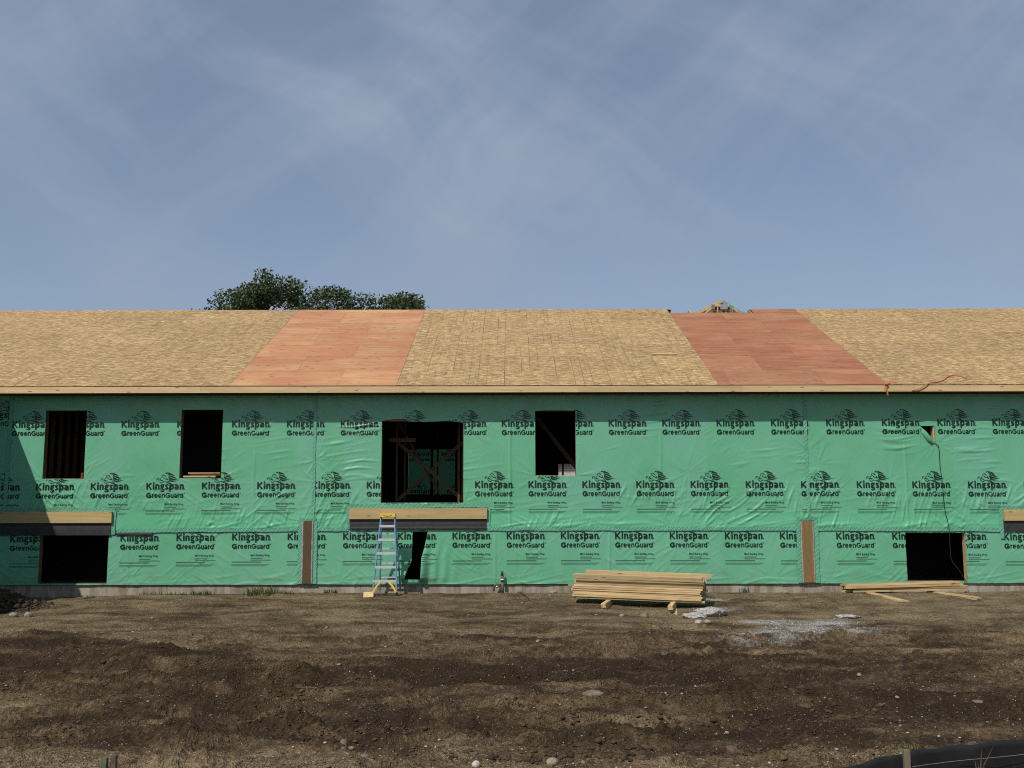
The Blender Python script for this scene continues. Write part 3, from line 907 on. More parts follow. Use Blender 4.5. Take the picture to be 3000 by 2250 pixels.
def wrinkle(x, z):
    """how far the plastic stands off the wall (m)"""
    x = np.asarray(x, float); z = np.asarray(z, float)
    low = sstep(1.46, 1.40, z)                   # lower strip of wrap
    band = sstep(2.75, 2.2, z) * (1 - low)       # loose bottom of the upper strip
    out = 0.0022 * fbm(x * 0.9, z * 0.9, 2, 101)
    wx = x + 0.10 * pn(x * 1.3, z * 1.3, 102); wz = z + 0.10 * pn(x * 1.3 + 9, z * 1.3, 103)

    def lay(deg, across, along, seed):
        a = math.radians(deg)
        u = wx * math.cos(a) + wz * math.sin(a)
        v = -wx * math.sin(a) + wz * math.cos(a)
        n = pn(u / along, v / across, seed)
        return np.maximum(0, n) ** 1.25
    mk = lambda f, s, lo, hi: sstep(lo, hi, fbm(x * f, z * f, 2, s))
    up_ = 1 - band - low
    out = out + 0.0105 * lay(4, 0.075, 0.85, 110) * (mk(0.7, 111, 0.05, 0.45) * up_ + 0.25 * band)
    out = out + 0.0130 * lay(72, 0.062, 0.55, 120) * (mk(0.8, 121, -0.15, 0.30) * band + 0.22 * mk(0.9, 122, 0.1, 0.4) * low + 0.05 * up_)
    out = out + 0.0120 * lay(38, 0.066, 0.60, 130) * (mk(0.75, 131, -0.05, 0.35) * band + 0.35 * mk(0.8, 132, 0.0, 0.35) * low + 0.20 * mk(0.9, 133, 0.1, 0.4) * up_)
    out = out + 0.0100 * lay(-35, 0.062, 0.55, 140) * (0.75 * mk(0.8, 141, 0.0, 0.4) * band + 0.40 * mk(0.8, 142, 0.0, 0.35) * low + 0.15 * mk(0.9, 143, 0.15, 0.45) * up_)
    out = out + 0.0085 * lay(8, 0.07, 1.1, 150) * (sstep(0.55, 0.3, z) * 0.8 + sstep(1.44, 1.5, z) * sstep(1.62, 1.52, z))
    for i, (ax, az) in enumerate(ANCH):
        dx, dz = x - ax, z - az
        r = np.hypot(dx, dz) + 1e-6
        sel = r < 1.1
        if not sel.any():
            continue
        th = np.arctan2(dz, dx)
        n = pn(th * 3.6 + 17 * i, r * 0.9 + i, 160)
        out = out + np.where(sel, 0.010 * np.maximum(0, n) ** 1.1 * np.exp(-r / 0.33) * sstep(0.02, 0.12, r), 0)
    # long packaging creases
    for cx, a, z0_, z1_ in ((-0.05, .004, 1.45, 4.3), (3.4, .003, 2.7, 3.6), (-5.9, .003, 1.5, 3.2), (2.2, .003, .3, 1.3), (-0.4, .003, .3, 1.3), (9.0, .003, 1.5, 3.3), (-8.7, .003, .3, 1.3)):
        out = out + a * np.exp(-((x - cx - 0.03 * pn(z * 1.3, z * 0 + cx, 7)) / 0.022) ** 2) * sstep(z0_ - .2, z0_ + .2, z) * sstep(z1_ + .2, z1_ - .2, z)
    damp = np.ones_like(out)
    for a_, b_, c_, d_ in ((-12.4, -8.1, 1.30, 1.88), (-3.74, -.53, 1.40, 1.95), (11.1, 13, 1.34, 1.88), (-4.8, -4.48, .2, 1.64), (6.5, 6.88, .2, 1.62)):
        ins = sstep(a_ - .06, a_ + .02, x) * sstep(b_ + .06, b_ - .02, x) * sstep(c_ - .06, c_ + .02, z) * sstep(d_ + .06, d_ - .02, z)
        damp = damp * (1 - .88 * ins)
    return np.clip(out * WR, -0.004, 0.055) * damp


UB, LB = -0.020, -0.008      # stand-off of the upper and lower strips


def wrap_y(x, z, upper):
    hgt = wrinkle(x, z)
    y = (UB if upper else LB) - hgt
    # dog-eared and slack edges round the torn slit in the lower strip
    if not upper:
        t = sstep(1.36, 0.45, z) * sstep(0.22, 0.36, z)
        er = np.exp(-((x - slit_r(z)) / 0.13) ** 2) * np.where(x > slit_r(z) - .02, 1, 0)
        el = np.exp(-((slit_l(z) - x) / 0.16) ** 2) * np.where(x < slit_l(z) + .02, 1, 0)
        fold = 0.5 + 0.5 * np.sin((x - slit_r(z)) * 26)
        y = y - t * (0.15 * er * (0.35 + 0.65 * sstep(1.2, 0.5, z)) + 0.075 * el * (0.6 + 0.4 * np.sin(z * 9 + x * 8)))
        y = y - t * 0.035 * fold * np.exp(-((x + 1.7) / 0.35) ** 2) * (x > -2.1)
    return y


def slit_l(z):
    return np.interp(z, [0.25, 0.31, 0.56, 0.66, 0.8, 1.38, 1.45], [-2.44, -2.44, -2.36, -2.29, -2.275, -2.26, -2.26])


def slit_r(z):
    return np.interp(z, [0.25, 0.31, 0.8, 1.0, 1.38, 1.45], [-2.07, -2.07, -2.05, -2.0, -1.92, -1.92])


def big_top(x):
    return np.interp(x, [-3.0, -2.8, -2.5, -2.42, -2.4, -2.0, -1.5, -1.1], [3.90, 3.935, 3.955, 3.94, 3.89, 3.875, 3.90, 3.86])


def big_bottom(x):
    return 2.03 + 0 * x


def sheet(name, x0, x1, z0, z1, upper, holes, step=0.021):
    ex = [v for k in holes for v in OPEN[k][:2]]
    ez = [v for k in holes for v in OPEN[k][2:]]
    if 'slit' in holes:
        ex = [v for v in ex if v not in OPEN['slit'][:2]] + [-2.275, -2.02]
        ez = [v for v in ez if v not in OPEN['slit'][2:]] + [0.31, 1.38]

    def axis(a, b_, extra):
        brk = sorted(set([a, b_] + [e for e in extra if a < e < b_]))
        out = []
        for p, q_ in zip(brk[:-1], brk[1:]):
            n = max(1, int(round((q_ - p) / step)))
            out += list(np.linspace(p, q_, n + 1)[:-1])
        return np.array(out + [b_])
    ax, az = axis(x0, x1, ex), axis(z0, z1, ez)
    X, Z = np.meshgrid(ax, az)
    cx = (X[:-1, :-1] + X[1:, 1:]) / 2; cz = (Z[:-1, :-1] + Z[1:, 1:]) / 2
    keep = np.ones(cx.shape, bool)
    for k in holes:
        a, b_, c, d = OPEN[k]
        if k == 'slit':
            a, b_, c, d = -2.275, -2.02, 0.31, 1.38
        keep &= ~((cx > a) & (cx < b_) & (cz > c) & (cz < d))
    if 'big' in holes:      # the head of the big opening is cut in a slack curve
        f = np.exp(-np.abs(Z - 3.90) / 0.15) * np.where((X > -3.3) & (X < -0.8), 1, 0)
        Z = Z + f * (big_top(X) - 3.90)
    if 'w4' in holes:
        f = np.exp(-np.abs(Z - 4.125) / 0.08) * np.where((X > 0.5) & (X < 1.5), 1, 0)
        Z = Z + f * 0.018 * np.sin((X - 0.5) * 3.3)
    if 'slit' in holes:
        zc = np.clip(Z, 0.31, 1.38)
        fl = np.exp(-np.abs(X + 2.275) / 0.22) * (X <= -2.274) + ((X > -2.274) & (X < -2.15)) * 1.0
        fr_ = np.exp(-np.abs(X + 2.02) / 0.22) * (X >= -2.021) + ((X < -2.021) & (X >= -2.15)) * 1.0
        zf = sstep(0.20, 0.31, Z) * sstep(1.44, 1.38, Z)
        X = X + zf * (fl * (slit_l(zc) + 2.275) + fr_ * (slit_r(zc) + 2.02))
    Y = wrap_y(X, Z, upper)
    if abs(z0 - 0.205) < .02:   # ragged bottom hem
        Z = Z + 0.012 * pn(X * 0.8, X * 0, 170) * sstep(0.4, 0.2, Z)
    nx_ = len(ax)
    jj, ii_ = np.nonzero(keep)
    k0 = jj * nx_ + ii_
    F_ = np.stack([k0, k0 + 1, k0 + nx_ + 1, k0 + nx_], 1)
    # drop loose vertices
    used = np.unique(F_)
    remap = -np.ones(X.size, int); remap[used] = np.arange(len(used))
    P = np.stack([X.ravel(), Y.ravel(), Z.ravel()], 1)[used]
    return obj(name, raw_mesh(name, P, remap[F_], M['wrap'], smooth=True), B)


S = {}
S['u0'] = sheet('building_wrap', -12.3, -11.53, 1.42, 4.50, True, [])
S['u1'] = sheet('building_wrap', -11.53, -4.53, 1.42, 4.50, True, ['w1', 'w2'])
S['u2'] = sheet('building_wrap', -4.53, 6.74, 1.42, 4.50, True, ['big', 'w4'])
S['u3'] = sheet('building_wrap', 6.74, 12.9, 1.42, 4.50, True, ['hole'])
S['d1'] = sheet('building_wrap', -12.3, -4.64, 0.205, 1.47, False, ['l1'])
S['d2'] = sheet('building_wrap', -4.64, 6.69, 0.205, 1.47, False, ['slit'])
S['d3'] = sheet('building_wrap', 6.69, 12.9, 0.205, 1.47, False, ['lr'])

# --- the printed emblem and lettering, made once, then laid on the plastic
def text_mesh(body, size, offset, width, spacing=1.0, cap=None):
    c = bpy.data.curves.new('lettering', 'FONT')
    c.body = body; c.size = size; c.offset = offset; c.resolution_u = 3; c.space_character = spacing
    o = bpy.data.objects.new('lettering', c)
    COL.objects.link(o)
    me = bpy.data.meshes.new_from_object(o)
    bpy.data.objects.remove(o); bpy.data.curves.remove(c)
    n = len(me.vertices)
    co = np.empty(n * 3, np.float32); me.vertices.foreach_get('co', co); co = co.reshape(-1, 3)
    k = width / (co[:, 0].max() - co[:, 0].min())
    co[:, 0] = (co[:, 0] - co[:, 0].min()) * k
    if cap:
        co[:, 1] *= cap / co[:, 1].max()
    f = [tuple(p.vertices) for p in me.polygons]
    bpy.data.meshes.remove(me)
    return co[:, :2].astype(float), f


def stroke(pts, wid, k=5):
    """tapered ribbon through points"""
    P = catmull([(a, b_, 0) for a, b_ in pts], k)
    n = len(P)
    V, F_ = [], []
    for i, p in enumerate(P):
        t = (P[min(i + 1, n - 1)] - P[max(i - 1, 0)]).normalized()
        nrm = Vector((-t.y, t.x, 0))
        s = i / (n - 1)
        ww = np.interp(s, np.linspace(0, 1, len(wid)), wid) / 2
        V += [(p.x + nrm.x * ww, p.y + nrm.y * ww), (p.x - nrm.x * ww, p.y - nrm.y * ww)]
    for i in range(n - 1):
        F_.append((2 * i, 2 * i + 1, 2 * i + 3, 2 * i + 2))
    return np.array(V), F_


def lion():
    st = [([(455, 372), (510, 338), (600, 322)], [6, 30, 8]), ([(545, 388), (620, 345), (720, 378)], [10, 36, 5]), ([(585, 412), (700, 385), (770, 415), (830, 458)], [14, 46, 34, 4]),
          ([(600, 448), (740, 478), (840, 525), (935, 556)], [16, 48, 42, 4]), ([(600, 490), (690, 556), (800, 592), (920, 612), (1045, 616)], [20, 62, 46, 20, 3]), ([(600, 520), (650, 610), (740, 662), (925, 668)], [14, 46, 48, 4]),
          ([(390, 415), (440, 435), (500, 480)], [14, 44, 8]), ([(325, 478), (350, 430), (410, 402)], [26, 26, 8]), ([(375, 492), (400, 525), (450, 560), (520, 585), (590, 618)], [14, 34, 26, 24, 10]), ([(500, 500), (545, 570), (590, 605)], [8, 30, 8]),
          ([(120, 625), (150, 560), (215, 540)], [22, 36, 20]), ([(255, 590), (300, 535), (370, 505)], [22, 22, 8]), ([(210, 590), (300, 625), (400, 645)], [10, 44, 10]), ([(200, 610), (255, 685), (325, 735), (400, 695), (470, 690), (560, 700), (640, 660)], [12, 26, 30, 26, 22, 30, 30]),
          ([(510, 722), (600, 740), (690, 765), (800, 802), (890, 822)], [8, 34, 46, 32, 8]), ([(610, 640), (650, 690), (690, 750)], [14, 34, 26])]
    V, F_ = np.zeros((0, 2)), []
    for pts, wd in st:
        v, f = stroke(pts, [q_ * (1.0 if pts[0][0] > 440 and pts[0][1] < 530 else 0.75) for q_ in wd])
        F_ += [tuple(i + len(V) for i in t) for t in f]
        V = np.vstack([V, v])
    V = np.stack([0.1566 + V[:, 0] * 0.000566, (1000 - V[:, 1]) * 0.000566], 1)
    return V, F_


def letter(ch, x, w_, h, t, cap):
    """one letter of heavy rounded lettering, drawn with ribbons; x left edge, w_ width, h lower case height, t stem"""
    out = []

    def R(pts, wd=None, k=5):
        wd = wd or [t, t]
        v, f = stroke([(x + a_, b_) for a_, b_ in pts], wd, k)
        out.append((v, f))

    def E(cx, cy, rx, ry, a0=0, a1=360, tt=None):
        th = np.radians(np.linspace(a0, a1, 19))
        R([(cx + rx * math.cos(q_), cy + ry * math.sin(q_)) for q_ in th], [tt or t, tt or t], 1)
    q = t * .5
    if ch == 'K':
        R([(q, 0), (q, cap)]); R([(q * 1.2, cap * .42), (w_ - q * .8, cap)], [t * .7, t * .85]); R([(w_ * .34, cap * .56), (w_ - q * .7, 0)], [t * .9, t])
    elif ch == 'i':
        R([(q, 0), (q, h)]); E(q, h + t * .95, t * .28, t * .28, 0, 360, t * .62)
    elif ch in 'nu':
        P1, P2 = [(q, 0), (q, h)], [(q, h * .62), (w_ * .34, h - q * .85), (w_ * .70, h - q * .95), (w_ - q, h * .62), (w_ - q, h * .3), (w_ - q, 0)]
        if ch == 'u':
            P1 = [(w_ - a_, h - b_) for a_, b_ in P1]; P2 = [(w_ - a_, h - b_) for a_, b_ in P2]
        R(P1); R(P2, [t * .75, t * .85, t, t, t])
    elif ch == 'r':
        R([(q, 0), (q, h)]); R([(q, h * .55), (w_ * .5, h * .88), (w_, h - q * .8)], [t * .8, t])
    elif ch == 'e':
        E(w_ / 2, h / 2, w_ / 2 - q, h / 2 - q * .8, 0, 318); R([(q, h * .5), (w_ - q * .6, h * .5)], [t * .75, t * .75])
    elif ch == 'a':
        R([(w_ * .10, h * .86), (w_ * .45, h - q * .8), (w_ - q, h * .70), (w_ - q, h * .3), (w_ - q, 0)], [t * .8, t, t, t]); E(w_ * .42, h * .29, w_ * .42 - q, h * .29 - q * .75, 0, 360, t * .85)
    elif ch == 's':
        R([(w_ * .93, h * .86), (w_ * .55, h - q * .8), (q * 1.1, h * .76), (w_ * .5, h * .5), (w_ - q, h * .25), (w_ * .5, q * .8), (w_ * .06, h * .12)], [t * .8, t * .8, t, t * 1.1, t, t * .8, t * .8])
    elif ch == 'p':
        R([(q, h), (q, -h * .42)]); E(w_ * .52, h / 2, w_ * .48 - q, h / 2 - q * .8)
    elif ch == 'd':
        R([(w_ - q, cap), (w_ - q, 0)]); E(w_ * .48, h / 2, w_ * .48 - q, h / 2 - q * .8)
    elif ch == 'g':
        E(w_ * .46, h * .67, w_ * .43 - q, h * .33 - q * .7, 0, 360, t * .85); R([(w_ * .66, h * .93), (w_, h * .93)], [t * .6, t * .6])
        R([(w_ * .34, h * .36), (w_ * .16, h * .22), (w_ * .34, h * .09), (w_ * .72, h * .03), (w_ - q * .9, -h * .14), (w_ * .6, -h * .36), (w_ * .10, -h * .27)], [t * .7, t * .8, t * .9, t, t * .9, t * .7, t * .6])
    elif ch == 'G':
        E(w_ * .52, cap / 2, w_ * .52 - q, cap / 2 - q * .9, 42, 338); R([(w_ * .50, cap * .46), (w_ - q * .7, cap * .46)], [t * .9, t * .9]); R([(w_ - q, cap * .48), (w_ - q, cap * .14)])
    return out


def emblem(small):
    parts = []
    k_ = .00081
    for ch, x0, x1 in (('K', 1120, 1275), ('i', 1302, 1343), ('n', 1370, 1490), ('g', 1508, 1632), ('s', 1645, 1747), ('p', 1765, 1892), ('a', 1908, 2030), ('n', 2060, 2177)):
        parts += letter(ch, (x0 - 1120) * k_, (x1 - x0) * k_, .1175, .0345, .151)
    for i_, (ch, x0, x1) in enumerate((('G', 1120, 1272), ('r', 1291, 1346), ('e', 1354, 1447), ('e', 1463, 1553), ('n', 1570, 1657), ('G', 1670, 1800), ('u', 1815, 1893), ('a', 1905, 1992), ('r', 2009, 2060), ('d', 2068, 2167))):
        for v, f in letter(ch, (x0 - 1120) * k_, (x1 - x0) * k_, .086, .030 if i_ == 0 else .0195, .116 if i_ == 0 else .109):
            v = v.copy(); v[:, 1] -= .186 + (.004 if i_ == 0 else 0)
            parts.append((v, f))
    parts.append(lion())
    for cx, cz in ((0.875, 0.012), (0.873, -0.088)):
        th = np.linspace(0, 2 * np.pi, 9)[:-1]
        parts.append((np.stack([cx + .011 * np.cos(th), cz + .011 * np.sin(th)], 1), [tuple(range(8))]))
    if small:
        g, f = text_mesh('MAX Building Wrap', 0.060, 0.0006, 0.425); g += (0.435, -0.352); parts.append((g, f))
        for a, b_, z, t in ((0.435, 0.70, -0.405, .009), (0.435, 0.905, -0.444, .0075), (0.0, 0.67, -0.487, .0095), (0.0, 0.855, -0.540, .006), (0.0, 0.80, -0.566, .0055)):
            xs_ = np.linspace(a, b_, 14)
            v = np.concatenate([np.stack([xs_, xs_ * 0 + z], 1), np.stack([xs_, xs_ * 0 + z + t], 1)])
            parts.append((v, [(i, i + 1, i + 15, i + 14) for i in range(13)]))
    bm = bmesh.new()
    for v, f in parts:
        bv = [bm.verts.new((p[0], 0, p[1])) for p in v]
        for t in f:
            try:
                bm.faces.new([bv[i] for i in t])
            except ValueError:
                pass
    # fine cuts so the ink follows the wrinkles
    for ax, lo, hi in (('x', 0.0, 0.92), ('z', -0.58, 0.40)):
        for c in np.arange(lo, hi, 0.027):
            co = (c, 0, 0) if ax == 'x' else (0, 0, c)
            no = (1, 0, 0) if ax == 'x' else (0, 0, 1)
            bmesh.ops.bisect_plane(bm, geom=bm.verts[:] + bm.edges[:] + bm.faces[:], plane_co=co, plane_no=no, dist=1e-6)
    bmesh.ops.triangulate(bm, faces=bm.faces[:])
    bm.verts.index_update()
    V = np.array([v.co[:] for v in bm.verts]); F_ = np.array([[v.index for v in f.verts] for f in bm.faces])
    bm.free()
    # every face looks out of the wall
    a, b_, c = V[F_[:, 0]], V[F_[:, 1]], V[F_[:, 2]]
    nrm = np.cross(b_ - a, c - a)
    flip = nrm[:, 1] > 0
    F_[flip] = F_[flip][:, ::-1]
    return V, F_


EM_PLAIN, EM_SMALL = emblem(False), emblem(True)


def far_pieces(P, Fk):
    """faces grouped into the bits of print that an opening has left apart"""
    lab = np.arange(len(P))
    while True:
        mn = lab[Fk].min(1)
        new = lab.copy()
        for j in range(3):
            np.minimum.at(new, Fk[:, j], mn)
        new = new[new]
        if (new == lab).all():
            break
        lab = new
    ids, inv = np.unique(lab[Fk[:, 0]], return_inverse=True)
    lo = np.array([P[Fk[inv == k]].reshape(-1, 3).min(0) for k in range(len(ids))])
    hi = np.array([P[Fk[inv == k]].reshape(-1, 3).max(0) for k in range(len(ids))])
    size = (hi - lo).max(1)
    gap = np.maximum(0, np.maximum(lo[:, None] - hi[None], lo[None] - hi[:, None]))
    near_ = np.sqrt((gap ** 2).sum(2)) <= np.maximum(.02, .49 * np.maximum(size[:, None], size[None]))
    g = np.arange(len(ids))
    for _ in range(len(ids)):
        g2 = np.array([g[near_[k]].min() for k in range(len(ids))])
        if (g2 == g).all():
            break
        g = g2
    return [Fk[g[inv] == k] for k in np.unique(g)]


def print_logo(em, x, z, key, upper, zmax=9.0, tilt=0.0):
    V, F_ = em
    P = V.copy()
    P[:, 0], P[:, 2] = V[:, 0] + x, V[:, 2] + z + V[:, 0] * tilt
    cen = P[F_].mean(1)
    holes = {'u0': [], 'u1': ['w1', 'w2'], 'u2': ['w4'], 'u3': ['hole'], 'd1': ['l1'], 'd2': [], 'd3': ['lr']}[key]
    ok = cen[:, 2] < zmax
    if holes:
        ok &= ~in_open(cen[:, 0], cen[:, 2], holes, 0.004)
    if key == 'u2':
        ok &= ~((cen[:, 0] > -3.0) & (cen[:, 0] < -1.11) & (cen[:, 2] > 2.03) & (cen[:, 2] < big_top(cen[:, 0]) + .004))
    if key == 'd2':
        ok &= ~((cen[:, 0] > slit_l(cen[:, 2]) - .004) & (cen[:, 0] < slit_r(cen[:, 2]) + .004) & (cen[:, 2] > 0.31) & (cen[:, 2] < 1.38))
    if key == 'u0':
        ok &= cen[:, 0] < -11.56
    P[:, 1] = wrap_y(P[:, 0], P[:, 2], upper) - 0.010
    Fk = F_[ok]
    if len(Fk) == 0:
        return
    for F2 in far_pieces(P, Fk):
        used = np.unique(F2)
        remap = -np.ones(len(P), int); remap[used] = np.arange(len(used))
        obj('printed_logo', raw_mesh('printed_logo', P[used], remap[F2], M['ink'], smooth=True), S[key])


def ukey(x):
    return 'u1' if x < -4.53 - .4 else ('u2' if x < 6.74 - .4 else 'u3')


def dkey(x):
    return 'd1' if x < -4.64 - .4 else ('d2' if x < 6.69 - .4 else 'd3')


for x in (-11.49, -10.24, -8.98, -7.70, -6.44, -5.18, -3.94, -2.70, -1.46, -.24, .99, 2.22, 3.45, 4.70, 5.95, 7.22, 8.50, 9.78, 11.04):
    print_logo(EM_PLAIN, x, 3.765, ukey(x), True)
for x in (-12.10, -10.86, -9.62, -8.35, -7.08, -5.82, -4.57, -3.32, -2.08, -.85, .37, 1.60, 2.83, 4.07, 5.33, 6.59, 7.86, 9.13, 10.40, 11.67):
    print_logo(EM_SMALL, x, 2.365 - 0.03 * abs(x / 11) ** 2, ukey(x), True)
for x in (-11.39, -10.14, -8.89, -7.62, -6.36, -5.10, -3.84, -2.60, -1.36, -.13, 1.10, 2.33, 3.57, 4.82, 6.07, 7.35, 8.62, 9.89, 11.15):
    print_logo(EM_SMALL, x, 1.21 - 0.045 * abs(x / 11) ** 2, dkey(x), False, zmax=1.425)
print_logo(EM_PLAIN, -12.12, 3.99, 'u0', True)

# mirrored print showing through the sheet over the rear opening
for x, z in ((-2.55, 3.70), (-3.85, 3.70), (-2.35, 2.36), (-3.65, 2.36)):
    V, F_ = EM_PLAIN
    P = V.copy(); P[:, 0] = x + .86 - V[:, 0] * 1.0; P[:, 2] = V[:, 2] + z; P[:, 1] = DEPTH + .004
    cen = P[F_].mean(1)
    ok = (cen[:, 0] > GLIM[0]) & (cen[:, 0] < GLIM[1]) & (cen[:, 2] > GLIM[2]) & (cen[:, 2] < GLIM[3])
    F2 = F_[ok][:, ::-1]
    used = np.unique(F2); remap = -np.ones(len(P), int); remap[used] = np.arange(len(used))
    obj('printed_logo', raw_mesh('printed_logo', P[used], remap[F2], M['ink']), thin)


# --- seam tape strips
def tape(x0, z0, x1, z1, wd=0.10, upper=True, lift=0.015):
    L = math.hypot(x1 - x0, z1 - z0)
    n = max(2, int(L / 0.05))
    t = np.linspace(0, 1, n)
    ux, uz = (x1 - x0) / L, (z1 - z0) / L
    V, F_ = [], []
    cross = np.linspace(-0.5, 0.5, 5)
    wob = 0.016 * pn(t * L * 1.6 + x0, t * 0 + z0, 180) + 0.01 * pn(t * L * 5 + x0, t * 0 + z0, 181)
    for i in range(n):
        for c in cross:
            px = x0 + ux * L * t[i] - uz * (c * wd + wob[i]); pz = z0 + uz * L * t[i] + ux * (c * wd + wob[i])
            V.append((px, 0, pz))
    V = np.array(V)
    a = wrap_y(V[:, 0], V[:, 2], True)
    V[:, 1] = a - lift
    k = len(cross)
    for i in range(n - 1):
        for j in range(k - 1):
            F_.append((i * k + j, i * k + j + 1, (i + 1) * k + j + 1, (i + 1) * k + j))
    F_ = np.array(F_)
    nrm = np.cross(V[F_[0, 1]] - V[F_[0, 0]], V[F_[0, 2]] - V[F_[0, 0]])
    if nrm[1] > 0:
        F_ = F_[:, ::-1]
    return obj('seam_tape', raw_mesh('seam_tape', V, F_, M['tape'], smooth=True), B)


tape(-4.53, 4.49, -4.53, 1.70, .07)
tape(6.74, 4.49, 6.745, 1.68, .07)
tape(-11.53, 4.49, -11.55, 1.92, .09)
tape(-8.98, 1.415, -4.80, 1.432, .085)
tape(-4.44, 1.432, -3.72, 1.435, .085)
tape(-0.56, 1.44, 6.50, 1.43, .085)
tape(6.88, 1.425, 11.12, 1.40, .085)
tape(-12.2, 1.90, -9.03, 1.893, .085, lift=.016)
tape(-9.045, 1.86, -9.06, 1.33, .085, lift=.018)
tape(-3.74, 1.955, -0.53, 1.968, .085, lift=.016)
tape(-3.745, 1.93, -3.72, 1.45, .06, lift=.018)
tape(-0.525, 1.94, -0.55, 1.45, .07, lift=.018)
tape(11.10, 1.895, 12.8, 1.89, .085, lift=.016)
tape(11.11, 1.87, 11.11, 1.20, .085, lift=.018)
for x0, x1 in ((-4.79, -4.49), (6.51, 6.87)):
    tape(x0 - .03, 1.66, x1 + .03, 1.66, .085, lift=.017)
    tape(x0 - .02, 1.63, x0 - .02, 0.22, .095, lift=.016)
    tape(x1 + .02, 1.63, x1 + .02, 0.22, .095, lift=.016)


# --- ledger boards and the black flashing under them
def plate(name, x0, x1, z0, z1, y0, y1, m, wav=0.006, seed=1):
    """thin sheet with a slightly uneven outline"""
    n = max(3, int((x1 - x0) / .15))
    xs_ = np.linspace(x0, x1, n)
    top = z1 + wav * pn(xs_ * 2.3, xs_ * 0 + seed, seed); bot = z0 + wav * pn(xs_ * 2.3 + 7, xs_ * 0 + seed, seed + 1)
    yy = y0 + .004 * pn(xs_ * 1.7, xs_ * 0 + seed, seed + 2)
    V, F_ = [], []
    for i in range(n):
        V += [(xs_[i], yy[i], bot[i]), (xs_[i], yy[i] - .004, (top[i] + bot[i]) / 2), (xs_[i], yy[i], top[i]), (xs_[i], y1, top[i]), (xs_[i], y1, bot[i])]
    for i in range(n - 1):
        a, c = i * 5, (i + 1) * 5
        for j in range(5):
            j2 = (j + 1) % 5
            F_.append((a + j, c + j, c + j2, a + j2))
    F_ += [(0, 1, 2, 3, 4), tuple((n - 1) * 5 + j for j in (4, 3, 2, 1, 0))]
    return obj(name, raw_mesh(name, V, F_, m, smooth=False), B)


box('ledger_board', -3.70, -0.57, -0.098, -0.047, 1.667, 1.913, M['treated'], B)
plate('flashing_membrane', -3.69, -0.585, 1.43, 1.672, -0.049, -0.028, M['membrane'], .008, 3)
plate('flashing_membrane', -3.66, -0.60, 1.435, 1.495, -0.056, -0.050, M['membrane'], .012, 5)
box('ledger_board', -12.3, -9.085, -0.098, -0.047, 1.592, 1.852, M['treated'], B)
plate('flashing_membrane', -12.3, -9.11, 1.315, 1.597, -0.049, -0.028, M['membrane'], .006, 7)
plate('flashing_membrane', -9.0, -8.16, 1.318, 1.375, -0.042, -0.028, M['membrane'], .006, 9)
box('ledger_board', 11.155, 12.9, -0.098, -0.047, 1.602, 1.853, M['treated'], B)
plate('flashing_membrane', 11.15, 12.9, 1.365, 1.607, -0.049, -0.028, M['membrane'], .006, 11)


def exposed_post(x0, x1, z0, z1, m, seed):
    p = bar('exposed_post', ((x0 + x1) / 2, -0.045, z0), ((x0 + x1) / 2, -0.045, z1), x1 - x0, 0.02, m, B)
    p.rotation_euler = (0, -math.pi / 2, 0)
    p.data = bar_mesh(z1 - z0, 0.02, x1 - x0, m)
    n = 24
    for sgn, xe in ((-1, x0), (1, x1)):
        zz_ = np.linspace(z0, z1, n)
        wd = 0.026 + 0.03 * np.abs(pn(zz_ * 4, zz_ * 0 + seed, seed)) + 0.012 * pn(zz_ * 11, zz_ * 0 + seed, seed + 3)
        V, F_ = [], []
        for i in range(n):
            V += [(xe + sgn * 0.022, -0.050, zz_[i]), (xe + sgn * (0.022 - wd[i] / 2), -0.062, zz_[i]), (xe + sgn * (0.022 - wd[i]), -0.0565, zz_[i])]
        for i in range(n - 1):
            for j in range(2):
                a = i * 3 + j
                F_.append((a, a + 1, a + 4, a + 3) if sgn < 0 else (a, a + 3, a + 4, a + 1))
        obj('sealant_bead', raw_mesh('sealant_bead', V, F_, M['sealant'], smooth=True), p).matrix_parent_inverse = p.matrix_basis.inverted()
    return p


exposed_post(-4.745, -4.535, 0.232, 1.628, M['brownwood'], 5)
exposed_post(6.56, 6.815, 0.232, 1.60, M['tanwood'], 8)

# --- folded flap and wood at the small cut in the wrap
V = [(9.385, -0.03, 3.75), (9.50, -0.055, 3.635), (9.62, -0.045, 3.49), (9.70, -0.032, 3.375), (9.40, -0.06, 3.67), (9.47, -0.115, 3.545), (9.565, -0.11, 3.42), (9.66, -0.05, 3.36), (9.395, -0.033, 3.60), (9.46, -0.036, 3.50), (9.53, -0.036, 3.40), (9.62, -0.034, 3.35)]
F_ = [(0, 1, 5, 4), (1, 2, 6, 5), (2, 3, 7, 6), (4, 5, 9, 8), (5, 6, 10, 9), (6, 7, 11, 10)]
obj('folded_flap', raw_mesh('folded_flap', V, F_, M['wrap'], smooth=True), S['u3'])
V = [(9.382, -0.022, 3.37), (9.708, -0.022, 3.37), (9.382, -0.022, 3.76)]
obj('folded_flap', raw_mesh('folded_flap', V, [(0, 1, 2)], M['wrap']), S['u3'])

